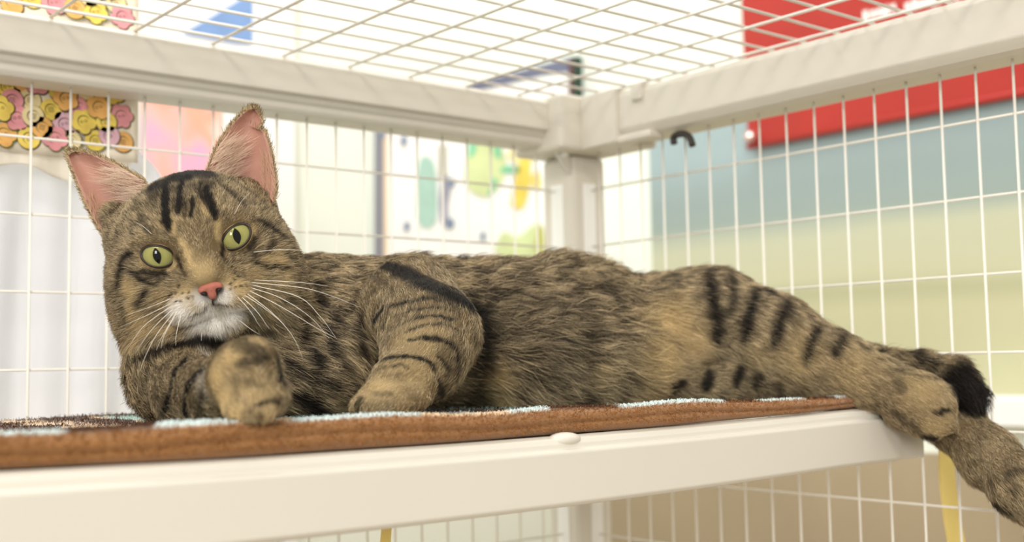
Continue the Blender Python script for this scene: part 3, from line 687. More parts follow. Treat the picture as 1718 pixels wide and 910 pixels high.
# ------------------------------------------------------------------ coat markings, plus painted fold and toe shade (3D points on the body)
MARKS = []                             # (points Nx3, half width, strength, kind)
def stripe(pts, wpx, s=1.0, kind='dark'):
    x0 = pts[0][0]
    q = [hit(x, y) for x, y in catmull([np.array(p, float) for p in pts], 5)]; q = [a for a in q if a is not None]
    if len(q): q = np.array(q); MARKS.append((q, wpx * 1.32 * np.linalg.norm(q[0] - CAM) / FPX, s, kind))
def spot(x, y, rpx, s=1.0, kind='dark'):
    q = hit(x, y)
    if q is not None: MARKS.append((q[None], rpx * np.linalg.norm(q - CAM) / FPX, s, kind))
for pts, wd, s in [
    ([(280, 300), (277, 350), (283, 384)], 7, 1), ([(305, 306), (299, 357)], 5, 1), ([(323, 330), (319, 362)], 4.5, .9), ([(333, 308), (343, 345)], 4, .8), ([(345, 313), (352, 340), (363, 366)], 6.5, 1),
    ([(262, 312), (262, 345)], 4, .6), ([(252, 296), (300, 280), (345, 278)], 17, .9), ([(265, 310), (310, 296), (350, 296)], 10, .75), ([(290, 330), (292, 355)], 3, .7), ([(310, 335), (309, 365)], 3, .7), ([(370, 310), (395, 330), (410, 345)], 5, .55), ([(385, 300), (430, 330), (450, 350)], 5, .45),
    ([(262, 300), (300, 288), (340, 286)], 18, .8), ([(233, 360), (250, 388)], 6, .5), ([(225, 330), (242, 368)], 5, .4),
    ([(222, 424), (208, 432), (201, 458), (198, 495)], 5, 1), ([(217, 451), (235, 467), (263, 478)], 4.5, .85), ([(232, 455), (258, 457), (282, 459)], 5, .8), ([(245, 466), (275, 468)], 4, .6), ([(247, 483), (236, 498), (226, 514)], 4.5, .95), ([(205, 510), (212, 540)], 4, .5),
    ([(297, 432), (304, 447)], 4, .95), ([(306, 452), (312, 462)], 3, .6), ([(374, 408), (373, 430)], 4, .95), ([(377, 433), (381, 445)], 4, .5),
    ([(432, 369), (457, 382), (472, 395), (494, 406)], 5, 1), ([(422, 436), (441, 445), (465, 446), (488, 448)], 4, 1), ([(452, 392), (458, 408), (446, 424)], 5, .7), ([(430, 400), (420, 418), (436, 428)], 6, .65), ([(478, 425), (497, 435)], 5, .5), ([(470, 365), (482, 380)], 5, .5),
    ([(357, 493), (358, 511)], 2.6, 1), ([(335, 480), (348, 492), (357, 497)], 2.6, .95), ([(367, 478), (363, 490), (357, 497)], 2.6, .95), ([(357, 511), (341, 523), (326, 529), (312, 533)], 1.9, .75), ([(359, 511), (374, 513), (400, 516)], 1.9, .75),
    ([(225, 604), (262, 592), (310, 578), (400, 566), (455, 552)], 9, .95), ([(330, 580), (390, 572), (440, 590)], 10, .7),
    ([(318, 598), (295, 625), (286, 661), (277, 696)], 7.5, 1), ([(345, 618), (318, 643), (313, 674), (314, 700)], 7.5, 1), ([(253, 602), (247, 640), (258, 690)], 5.5, .75), ([(342, 650), (338, 695)], 6, .8), ([(272, 612), (266, 650), (266, 680)], 4.5, .6),
    ([(627, 435), (678, 458), (723, 480), (764, 499), (803, 521), (814, 553), (808, 588), (790, 620)], 16, .95), ([(640, 432), (700, 462), (770, 490), (820, 530)], 9, .8), ([(820, 530), (822, 580), (800, 640)], 12, .8),  # shade in the fold between shoulder and ribs, painted into the coat
    ([(653, 515), (691, 506), (729, 502), (768, 517)], 4.5, .95), ([(660, 531), (700, 520), (740, 517), (772, 527)], 3.5, .8), ([(668, 547), (704, 533), (736, 531), (766, 538)], 4, .95), ([(672, 561), (704, 548), (745, 545), (772, 556)], 3.5, .85), ([(682, 573), (717, 567), (745, 572), (764, 588), (768, 616)], 5.5, 1), ([(627, 608), (653, 601), (685, 599), (717, 607), (731, 622)], 5, 1), ([(634, 621), (666, 614), (692, 617)], 2.8, .8), ([(732, 596), (748, 612), (750, 632)], 5, .9), ([(735, 640), (742, 665)], 8, .8), ([(640, 632), (690, 628)], 3, .5),
    ([(609, 528), (602, 569), (608, 616)], 8, 1), ([(645, 515), (628, 540)], 7, .9), ([(566, 522), (564, 545)], 7, .9), ([(550, 552), (564, 592)], 10, 1), ([(526, 588), (542, 616)], 11, 1), ([(512, 546), (511, 576)], 9, 1), ([(535, 500), (550, 520)], 8, .8), ([(590, 500), (580, 530)], 7, .7), ([(585, 440), (640, 470), (660, 490)], 5, .4), ([(520, 470), (560, 490)], 6, .4), ([(480, 600), (520, 630), (590, 650)], 9, .8), ([(500, 660), (560, 690)], 14, .9), ([(560, 650), (600, 640)], 5, .7), ([(580, 620), (600, 660)], 6, .6),
    ([(395, 590), (415, 582), (440, 586)], 5, .5), ([(398, 612), (420, 606), (448, 600)], 6, .7), ([(462, 600), (470, 625), (474, 650)], 7, .9), ([(428, 679), (452, 675), (478, 672)], 4.2, 1), ([(406, 688), (408, 704)], 2.6, .8), ([(436, 694), (437, 708)], 2.6, .8), ([(418, 640), (440, 648)], 8, .45),  # near paw: markings, then crease and toe gaps as painted shade
    ([(578, 682), (580, 695)], 5, .7), ([(605, 668), (600, 692)], 6, .75), ([(628, 660), (655, 662)], 7, .45), ([(642, 690), (643, 698)], 2.5, .8), ([(616, 690), (617, 698)], 2.5, .8),  # toe shadows of the other front paw, painted into the coat
    ([(1031, 486), (1008, 503)], 7, .8), ([(870, 520), (900, 545), (905, 590)], 8, .45), ([(940, 450), (965, 490), (975, 540)], 8, .4), ([(1000, 540), (1010, 570)], 9, .5), ([(985, 640), (984, 668)], 10, .95), ([(1036, 640), (1044, 668)], 7, .9), ([(900, 600), (915, 640)], 7, .45), ([(1055, 545), (1062, 620)], 5, .8), ([(1075, 558), (1100, 566)], 4, .7), ([(940, 600), (945, 660)], 8, .4), ([(860, 440), (900, 455)], 8, .35),
    ([(1192, 462), (1198, 500), (1203, 545)], 9, .9), ([(1226, 460), (1232, 500), (1226, 530)], 7, .75), ([(1130, 458), (1136, 480)], 8, .7), ([(1203, 540), (1206, 575)], 9, .95), ([(1272, 486), (1260, 525), (1248, 575)], 9, .95), ([(1285, 488), (1300, 495)], 8, .8), ([(1212, 520), (1214, 540)], 8, .7), ([(1326, 508), (1310, 540), (1300, 580)], 9, .9), ([(1380, 538), (1364, 572), (1352, 606)], 8, .9), ([(1420, 558), (1410, 580), (1402, 600)], 8, .85), ([(1440, 580), (1460, 592)], 7, .6), ([(1340, 505), (1355, 530)], 6, .5), ([(1175, 455), (1240, 462), (1300, 495)], 7, .6),
    ([(1150, 640), (1118, 664)], 7, .9), ([(1190, 625), (1186, 652)], 9, .9), ([(1245, 615), (1236, 645)], 8, .9), ([(1275, 625), (1268, 650)], 8, .8), ([(1215, 600), (1180, 612)], 6, .5), ([(1305, 640), (1315, 668)], 7, .6), ([(1165, 670), (1300, 680)], 8, .5),
    ([(1505, 640), (1512, 655)], 8, .45), ([(1520, 628), (1590, 640)], 3.5, .6), ([(1568, 692), (1590, 690)], 3.5, .9), ([(1500, 690), (1545, 728)], 7, .5), ([(1548, 733), (1575, 738)], 6, .9),  # hind foot: its shading and toe gaps are painted into the coat
    ([(1544, 590), (1548, 612)], 8, .9), ([(1572, 600), (1568, 625)], 9, .7), ([(1690, 795), (1718, 790)], 7, .5), ([(1660, 840), (1695, 862)], 6, .8)]:
    stripe(pts, wd, s)
for x, y, r, s in [(268, 306, 20, .7), (275, 296, 20, .85), (303, 292, 26, .9), (338, 290, 24, .9), (345, 308, 16, .6), (362, 300, 14, .5), (320, 312, 14, .5), (310, 322, 16, .35), (860, 520, 60, .3), (960, 560, 70, .28), (760, 600, 40, .35), (900, 610, 50, .3)]: spot(x, y, r, s)
for pts, wd, s in [([(240, 438), (264, 445), (292, 442)], 6, 1), ([(302, 402), (314, 426), (324, 446)], 6, 1), ([(380, 414), (400, 409), (422, 390)], 6, 1), ([(364, 366), (366, 400)], 5.5, 1), ([(288, 360), (290, 390)], 4.5, .9), ([(336, 335), (352, 362)], 4.5, .8), ([(210, 470), (222, 500), (218, 530)], 7, .8), ([(440, 432), (475, 436)], 5, .8), ([(225, 560), (260, 556), (290, 552)], 9, .6), ([(420, 500), (450, 525)], 10, .5)]: stripe(pts, wd, s, 'cream')
spot(1612, 650, 34, 1.4); spot(1632, 668, 34, 1.4); spot(1622, 630, 20, 1.2)
for x, y in [(300, 481), (295, 492), (306, 491), (317, 491), (288, 494), (303, 505), (315, 501), (324, 499), (294, 507), (395, 458), (393, 470), (401.5, 464.5), (410, 463.6), (386.6, 475), (385.7, 484), (395, 483), (404, 480), (413, 478)]: spot(x, y, 3.4, .9)
for x, y, r, s in [(362, 630, 34, 1), (372, 670, 34, 1), (385, 600, 26, 1), (395, 695, 26, .95), (400, 580, 26, .9), (430, 575, 20, .8), (425, 655, 34, .55), (450, 695, 24, .6), (640, 650, 46, .75), (690, 620, 50, .55), (600, 670, 20, .5), (700, 570, 55, .4),
                   (1130, 545, 44, .95), (1090, 540, 30, .45), (1110, 600, 40, .85), (1165, 575, 36, .75), (1085, 610, 26, .6), (1095, 655, 26, .6), (1140, 505, 22, .5), (838, 630, 26, .8), (842, 670, 26, .8), (1010, 620, 18, .55), (1345, 600, 45, .6), (1430, 620, 50, .5), (1550, 655, 38, .6), (1570, 715, 28, .5), (1280, 600, 30, .3),
                   (310, 497, 26, .85), (394, 482, 26, .85), (268, 500, 20, .5), (440, 500, 22, .5), (315, 425, 12, .9), (322, 445, 14, .9), (340, 455, 26, .85), (366, 395, 9, .9), (366, 375, 8, .7), (263, 443, 16, .0), (288, 372, 7, .8), (352, 352, 6, .6), (270, 375, 8, .5), (250, 440, 8, .85), (280, 440, 9, .9), (384, 412, 8, .9), (405, 402, 9, .9), (425, 385, 9, .8), (215, 480, 15, .7), (235, 540, 26, .55), (225, 580, 20, .4), (430, 470, 24, .6), (470, 435, 18, .55), (480, 470, 24, .35)]:
    if s: spot(x, y, r, s, 'cream')
for x, y, r, s in [(300, 525, 26, .9), (330, 540, 26, 1), (360, 545, 24, 1), (390, 530, 24, .95), (420, 520, 18, .6), (338, 503, 17, .85), (376, 498, 17, .85), (350, 530, 20, .9), (350, 565, 14, .7), (350, 600, 20, .35), (340, 640, 26, .3)]: spot(x, y, r, s, 'white')

for c_, r_, s_ in [((-0.013, 0.0415, 0.012), 0.010, .85), ((0.002, 0.0430, 0.012), 0.011, .9), ((0.016, 0.0400, 0.011), 0.009, .8), ((-0.004, 0.0360, 0.024), 0.0065, .6), ((0.010, 0.0340, 0.024), 0.0055, .5), ((-0.017, 0.0350, 0.020), 0.006, .6)]:
    MARKS.append((H(*c_)[None], r_, s_, 'dark'))      # dark crown between the ears
# pseudo-random smooth noise
_nd = unit(rng.normal(size=(40, 3))); _np = rng.uniform(0, 6.28, 40)
def noise3(p, scale, i0=0, n=10):
    out = np.zeros(len(p))
    for i in range(n):
        j = (i0 + i) % 40; out += np.sin(p @ _nd[j] * (6.28 / scale) * (0.7 + 0.06 * i) + _np[j] + 1.3 * np.sin(p @ _nd[(j + 7) % 40] * (3.9 / scale)))
    return out / math.sqrt(n / 2)
def coat(p):
    pj = p + np.where(np.linalg.norm(p - HC, axis=1) < 0.08, 0.0004, 0.0006)[:, None] * np.stack([noise3(p, 0.006, 3, 6), noise3(p, 0.006, 13, 6), noise3(p, 0.006, 23, 6)], 1)
    dark = np.zeros(len(p)); cream = np.zeros(len(p)); white = np.zeros(len(p))
    for q, wd, s, kind in MARKS:
        R = wd * 2.2
        lo = q.min(0) - R; hi = q.max(0) + R
        m = np.all((pj > lo) & (pj < hi), 1); ids = np.nonzero(m)[0]
        if not len(ids): continue
        x = pj[ids]
        if len(q) == 1: dd = np.linalg.norm(x - q[0], axis=1)
        else:
            dd = np.full(len(ids), 9.0)
            for iq, (a, b) in enumerate(zip(q[:-1], q[1:])):
                ba = b - a; L2 = ba.dot(ba); tp = 0.5 + 0.5 * min(1.0, math.sin(math.pi * (iq + 0.5) / (len(q) - 1)) * 1.5)
                if L2 < 1e-10 or L2 > 0.0009: continue
                h = np.clip(((x - a) @ ba) / L2, 0, 1); dd = np.minimum(dd, np.linalg.norm(x - a - h[:, None] * ba, axis=1) / tp)
        soft = (0.55, 1.25) if kind == 'dark' else (0.0, 1.65)
        f = np.clip((soft[1] - dd / wd) / (soft[1] - soft[0]), 0, 1); f = f * f * (3 - 2 * f) * s
        if kind == 'dark': dark[ids] = np.maximum(dark[ids], f)
        elif kind == 'cream': cream[ids] = np.maximum(cream[ids], f)
        else: white[ids] = np.maximum(white[ids], f)
    return np.clip(dark, 0, 1), np.clip(cream, 0, 1), np.clip(white, 0, 1)
C_LT = np.array(lin((222, 198, 156))); C_MD = np.array(lin((142, 120, 86))); C_DK = np.array(lin((50, 40, 28))); C_ST = np.array(lin((32, 26, 22)))
C_CR = np.array(lin((234, 204, 148))); C_WH = np.array(lin((255, 250, 242)))
def coat_mean(p):
    dk, cr, wh = coat(p); n = noise3(p, 0.02)[:, None] * 0.1
    c = C_MD * (1 + n); c = c + (C_CR - c) * cr[:, None] * .9; c = c + (C_WH - c) * wh[:, None]; c = c + (C_ST - c) * dk[:, None]
    return c
cv, ct = tri_arrays(me)
a = me.color_attributes.new('coat_color', 'FLOAT_COLOR', 'POINT')
a.data.foreach_set('color', np.hstack([coat_mean(cv) * 0.55, np.ones((len(cv), 1))]).astype(np.float32).ravel())

# ------------------------------------------------------------------ fur
NOSE = H(0, -0.026, 0.053)
def fur(N):
    def wf(c, n):
        tc = unit(CAM - c); f = (n * tc).sum(1); dh = np.linalg.norm(c - HC, axis=1)
        return np.where(f > -0.35, 1.0, 0.22) * np.where(dh < 0.075, 2.6, 1.0)
    p, n, ix, bw = sample_surface(cv, ct, N, wf)
    # smooth vertex normals
    vn = np.empty(len(me.vertices) * 3, np.float32); me.vertices.foreach_get('normal', vn); vn = vn.reshape(-1, 3)
    n = unit(vn[ct[ix, 0]] * bw[0][:, None] + vn[ct[ix, 1]] * bw[1][:, None] + vn[ct[ix, 2]] * bw[2][:, None])
    W = np.zeros(len(p)); FL = np.zeros((len(p), 3)); LN = np.zeros(len(p)); LF = np.zeros(len(p))
    radial = unit(p - NOSE)
    for q in PR:
        lo, hi = bounds(q); m = np.nonzero(np.all((p > lo - 0.03) & (p < hi + 0.03), 1))[0]
        if not len(m): continue
        d = prim_sdf(q, p[m]); wgt = np.exp(-np.maximum(d, 0) / 0.0035) * np.where(d > 0.03, 0, 1)
        W[m] += wgt; LN[m] += wgt * q['ln']; LF[m] += wgt * q['lift']
        FL[m] += wgt[:, None] * (radial[m] if isinstance(q['flow'], str) else q['flow'])
    W = np.maximum(W, 1e-6); LN /= W; LF /= W; FL /= W[:, None]
    bad = LN < 0.002; LN[bad] = 0.006; LF[bad] = 0.4
    # keep eyes and nose leather clear
    l = (p - HC) @ HR.T; keep = np.ones(len(p), bool)
    for s_, ec in EYES:
        dx = l[:, 0] - ec[0]; dy = l[:, 1] - ec[1]; th = math.radians(25) * s_
        x = dx * math.cos(th) + dy * math.sin(th); y = -dx * math.sin(th) + dy * math.cos(th)
        r = np.sqrt((x / 0.0097) ** 2 + (y / 0.0070) ** 2); near = (l[:, 2] > 0.012)
        keep &= ~((r < 1.0) & near)
        f = np.clip((r - 1.0) / 0.9, 0.6, 1); LN = np.where(near & (r < 2), LN * f, LN)
        away = (dx[:, None] * HX + dy[:, None] * HY); g = np.clip(1.5 - r, 0, .5)[:, None] * near[:, None] * 2
        FL = FL * (1 - g) + unit(away) * g
    dn = np.sqrt((l[:, 0] / 0.0082) ** 2 + ((l[:, 1] + 0.0262) / 0.0055) ** 2); keep &= ~((dn < 1) & (l[:, 2] > 0.04))
    LN = np.where((l[:, 2] > 0.035) & (dn < 2.2), LN * 0.8, LN)
    p, n, LN, LF, FL = p[keep], n[keep], LN[keep], LF[keep], FL[keep]
    t = FL - n * (FL * n).sum(1, keepdims=True)
    # clumped, slightly unruly lie of the hair
    jit = np.stack([noise3(p, 0.011, 1, 8), noise3(p, 0.011, 11, 8), noise3(p, 0.011, 21, 8)], 1)
    jit2 = np.stack([noise3(p, 0.0035, 5, 8), noise3(p, 0.0035, 15, 8), noise3(p, 0.0035, 25, 8)], 1)
    jf = np.clip(LN / 0.018, 0.35, 1)[:, None]
    t = unit(t) + 0.20 * jit * jf + 0.15 * jit2 * jf + rng.normal(0, 0.16, p.shape); t = unit(t - n * (t * n).sum(1, keepdims=True))
    LN = LN * rng.uniform(0.65, 1.2, len(p)); lift = np.clip(LF + 0.10 * jf[:, 0] * noise3(p, 0.009, 30, 8) + rng.normal(0, 0.1, len(p)), 0.08, 1.2)
    K = 5; s = np.linspace(0, 1, K)
    pts = p[:, None] - n[:, None] * 0.0006 + LN[:, None, None] * (t[:, None] * (s ** 1.15)[None, :, None] * 0.95 + n[:, None] * (lift[:, None] * (s * (1.25 - 0.6 * s))[None])[..., None])
    pts[..., 2] -= (LN[:, None] * s[None] ** 2 * 0.12)
    # stay above the blanket while over the shelf
    over = (pts[..., 1] > 0.53) & (pts[..., 0] < 0.76); pts[..., 2] = np.where(over & (p[:, None, 2] > 0.0), np.maximum(pts[..., 2], 0.0135), pts[..., 2])
    mid = p + LN[:, None] * 0.55 * t
    pr_ = rng.normal(0, 1, p.shape) * np.clip(LN * 0.09, 0.0003, 0.0013)[:, None]
    marks = [coat(p + pr_ + LN[:, None] * f * t - n * ((f * LN) ** 2 / 0.12)[:, None]) for f in (0.25, 0.6, 0.95)]
    hd = np.linalg.norm(p - HC, axis=1) < 0.075
    nz0 = 0.5 + np.where(hd, 0.08, 0.08 + 0.07 * np.clip((LN - 0.009) / 0.009, 0, 1)) * noise3(mid, 0.016, 8, 10) + np.where(hd, 0.07, 0.07 + 0.20 * np.clip((LN - 0.009) / 0.009, 0, 1)) * noise3(mid, 0.0055, 18, 10) - np.clip((LN - 0.012) * 16, 0, 0.13) + rng.normal(0, 0.24, len(p)); nz0 = np.clip(nz0, 0, 1)[:, None]
    crr = rng.uniform(.8, 1.1, (len(p), 1)); str_ = rng.uniform(0.6, 1.5, (len(p), 1)); rr = rng.random(len(p)) * 0.16
    cols = []
    for dk, cr, wh in marks:
        base = C_DK + (C_LT - C_DK) * nz0 ** 1.1
        base = base + (C_CR * crr - base) * (cr * 0.9)[:, None]; base = base + (C_WH - base) * wh[:, None]
        base = base + (C_ST * str_ - base) * np.clip(dk * 1.25 - rr, 0, 1)[:, None]; cols.append(base)
    dk, cr, wh = marks[1]
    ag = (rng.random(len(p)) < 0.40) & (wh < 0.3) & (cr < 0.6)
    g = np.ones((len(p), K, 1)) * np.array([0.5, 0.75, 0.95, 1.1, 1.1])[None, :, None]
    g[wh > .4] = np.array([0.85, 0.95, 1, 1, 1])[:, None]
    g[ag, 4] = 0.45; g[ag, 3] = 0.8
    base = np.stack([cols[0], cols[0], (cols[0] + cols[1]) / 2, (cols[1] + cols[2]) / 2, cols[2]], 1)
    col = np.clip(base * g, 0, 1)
    r0 = rng.uniform(0.00009, 0.00015, len(p)) * np.clip(LN / 0.012, 0.7, 1.15)
    rad = r0[:, None] * np.array([0.9, 1.0, 0.9, 0.65, 0.15])[None]
    return pts, rad, col
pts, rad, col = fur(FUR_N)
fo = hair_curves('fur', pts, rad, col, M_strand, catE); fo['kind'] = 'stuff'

# ------------------------------------------------------------------ eyes
M_eye = bpy.data.materials.new('cat_eye'); M_eye.use_nodes = True
def eye_material(m):
    nt = m.node_tree; b = nt.nodes['Principled BSDF']; L = nt.links.new
    b.inputs['Roughness'].default_value = 0.06; b.inputs['Specular IOR Level'].default_value = 0.26; b.inputs['Coat Weight'].default_value = 0.0
    at = nt.nodes.new('ShaderNodeAttribute'); at.attribute_name = 'iris_uv'; sp = nt.nodes.new('ShaderNodeSeparateXYZ'); L(at.outputs['Vector'], sp.inputs[0])
    def mth(op, a, b_=None):
        n = nt.nodes.new('ShaderNodeMath'); n.operation = op
        for i, v in enumerate((a, b_)):
            if v is None: continue
            if isinstance(v, (int, float)): n.inputs[i].default_value = v
            else: L(v, n.inputs[i])
        return n.outputs[0]
    x, y = sp.outputs['X'], sp.outputs['Y']
    # slit pupil: |x| against a lens-shaped half width
    yy = mth('DIVIDE', y, 0.0052); hw = mth('MULTIPLY', mth('SUBTRACT', 1.0, mth('MULTIPLY', yy, yy)), 0.0024)
    e = mth('SUBTRACT', hw, mth('ABSOLUTE', x)); pu = mth('MULTIPLY', e, 4500.0); pu_n = nt.nodes.new('ShaderNodeClamp'); L(mth('ADD', pu, 0.5), pu_n.inputs[0])
    r = mth('SQRT', mth('ADD', mth('MULTIPLY', x, x), mth('MULTIPLY', y, y)))
    nz = nt.nodes.new('ShaderNodeTexNoise'); nz.inputs['Scale'].default_value = 1400; L(at.outputs['Vector'], nz.inputs['Vector'])
    rr = mth('ADD', mth('DIVIDE', r, 0.0098), mth('MULTIPLY', mth('SUBTRACT', nz.outputs['Fac'], 0.5), 0.25))
    rp = nt.nodes.new('ShaderNodeValToRGB'); E = rp.color_ramp.elements
    while len(E) < 4: E.new(0.5)
    for el, (p_, c) in zip(E, [(0.15, (136, 136, 66)), (0.5, (158, 154, 92)), (0.8, (148, 146, 88)), (0.97, (78, 74, 44))]): el.position = p_; el.color = (*lin(c), 1)
    L(rr, rp.inputs[0]); mx = nt.nodes.new('ShaderNodeMix'); mx.data_type = 'RGBA'; mx.inputs['B'].default_value = (0.006, 0.006, 0.005, 1)
    L(pu_n.outputs[0], mx.inputs['Factor']); L(rp.outputs['Color'], mx.inputs['A']); L(mx.outputs['Result'], b.inputs['Base Color'])
eye_material(M_eye)
M_lid = mat('eyelid_rim', (44, 32, 26), 0.4, 0.05, 300, spec=0.5)
M_lidskin = mat('eyelid_skin', (196, 168, 122), 0.7, 0.1, 300)
def almond(th):
    c, s = math.cos(th), math.sin(th)
    r = 1 / math.sqrt((c / 0.0088) ** 2 + (s / (0.0056 if s > 0 else 0.0063)) ** 2)
    return r * (1 + 0.05 * max(0, abs(c) - .8) / .2)
for s_, ec in EYES:
    th0 = math.radians(25) * s_; RE = 0.0128; gaze = np.array((s_ * 0.10, 0.0, 1.0)); gaze /= np.linalg.norm(gaze)
    ax = unit(np.array((1, 0, -gaze[0] / gaze[2]))); ay = np.cross(gaze, ax)
    def on(x, y, lift=0.0):            # point of the eyeball over aperture coordinates
        z = math.sqrt(max(RE * RE - x * x - y * y, 1e-8)) + lift
        q = ec + ax * x + ay * y + gaze * z; return H(*q)
    n_t, n_r = 48, 12; V = [on(0, 0)]; UV = [(0, 0, 0)]; F = []
    for i in range(1, n_r + 1):
        for k in range(n_t):
            th = 2 * math.pi * k / n_t; r = almond(th) * i / n_r * 1.04; xx, yy = r * math.cos(th), r * math.sin(th)
            x = xx * math.cos(th0) - yy * math.sin(th0); y = xx * math.sin(th0) + yy * math.cos(th0)
            V.append(on(x, y)); UV.append((x, y, 0))
    for k in range(n_t): F.append((0, 1 + k, 1 + (k + 1) % n_t))
    for i in range(n_r - 1):
        for k in range(n_t):
            a0 = 1 + i * n_t; k2 = (k + 1) % n_t; F.append((a0 + k, a0 + n_t + k, a0 + n_t + k2, a0 + k2))
    eo = mesh('eye', V, F, None, M_eye, smooth=True); child(eo, catE); eo['label'] = 'yellow-green eye with a slit pupil'
    at = eo.data.attributes.new('iris_uv', 'FLOAT_VECTOR', 'POINT'); at.data.foreach_set('vector', np.array(UV, np.float32).ravel())
    # lid: dark rim rolling out into the socket
    V = []; F = []; prof = [(0.985, 0.0001), (1.0, 0.0008), (1.07, 0.0012), (1.15, 0.0007), (1.22, -0.0004), (1.32, -0.0020)]
    mi = []
    for j, (sc, lf) in enumerate(prof):
        for k in range(n_t):
            th = 2 * math.pi * k / n_t; r = almond(th); xx, yy = r * math.cos(th), r * math.sin(th)
            wide = 1.0 + 0.35 * max(0, math.cos(th) * -s_) ** 6
            sc2 = 1 + (sc - 1) * wide
            x = (xx * math.cos(th0) - yy * math.sin(th0)) * sc2; y = (xx * math.sin(th0) + yy * math.cos(th0)) * sc2; V.append(on(x, y, lf))
    for j in range(len(prof) - 1):
        for k in range(n_t):
            k2 = (k + 1) % n_t; F.append((j * n_t + k, (j + 1) * n_t + k, (j + 1) * n_t + k2, j * n_t + k2)); mi.append(0 if j < 4 else 1)
    lo = mesh('eyelid', V, F, None, [M_lid, M_lidskin], smooth=True, mi=mi); lo.parent = eo

# ------------------------------------------------------------------ nose leather
def nose(NS=0.88):
    g = np.arange(-0.013, 0.0131, 0.0005); X = np.stack(np.meshgrid(g, g, g, indexing='ij'), -1)
    def ell(c, r): l = (X - np.array(c)) / np.array(r); k0 = np.linalg.norm(l, axis=-1); k1 = np.linalg.norm(l / np.array(r), axis=-1); return k0 * (k0 - 1) / np.maximum(k1, 1e-9)
    def smin(a, b, k): h = np.maximum(k - abs(a - b), 0) / k; return np.minimum(a, b) - h * h * k * .25
    S = ell((0, 0.0012, 0), (0.0070, 0.0030, 0.0042))
    for s in (-1, 1): S = smin(S, ell((s * 0.0055, 0.0000, -0.0008), (0.0028, 0.0024, 0.0036)), 0.002)
    S = smin(S, ell((0, -0.003, 0.0), (0.0030, 0.0046, 0.0036)), 0.003)
    for s in (-1, 1): S = np.maximum(S, -ell((s * 0.0049, -0.0022, 0.0035), (0.0021, 0.0014, 0.0040)))
    S = np.maximum(S, -ell((0, -0.005, 0.0042), (0.0005, 0.004, 0.0012)))
    V, F = surface_nets(S.astype(np.float32), g, g, g)
    no = mesh('nose', [NOSE_C + (v[0] * HX + v[1] * HY + v[2] * HZ) * NS for v in V], F, None, mat('nose_leather', (178, 104, 86), 0.6, 0.06, 500, 0.3, 2500, 0.5), smooth=True)
    child(no, catE); no['label'] = 'pink nose leather'
    Mn = mat('nostril_dark', (36, 22, 20), 0.6, 0.05)
    for s in (-1, 1):
        bmk = bmesh.new(); bmesh.ops.create_uvsphere(bmk, u_segments=14, v_segments=8, radius=1.0); m_ = bpy.data.meshes.new('nostril')
        for v in bmk.verts:
            c = np.array(v.co) * np.array((0.0027, 0.0017, 0.0030)); an = s * 0.5; c = np.array((c[0] * math.cos(an) - c[1] * math.sin(an), c[0] * math.sin(an) + c[1] * math.cos(an), c[2]))
            c += np.array((s * 0.0050, -0.0021, 0.0004)); v.co = Vector(NOSE_C + (c[0] * HX + c[1] * HY + c[2] * HZ) * NS)
        bmk.to_mesh(m_); bmk.free(); o = link('nostril', m_, None, Mn); o.parent = no
NOSE_C = H(0.0010, -0.0264, 0.0490)
nose()

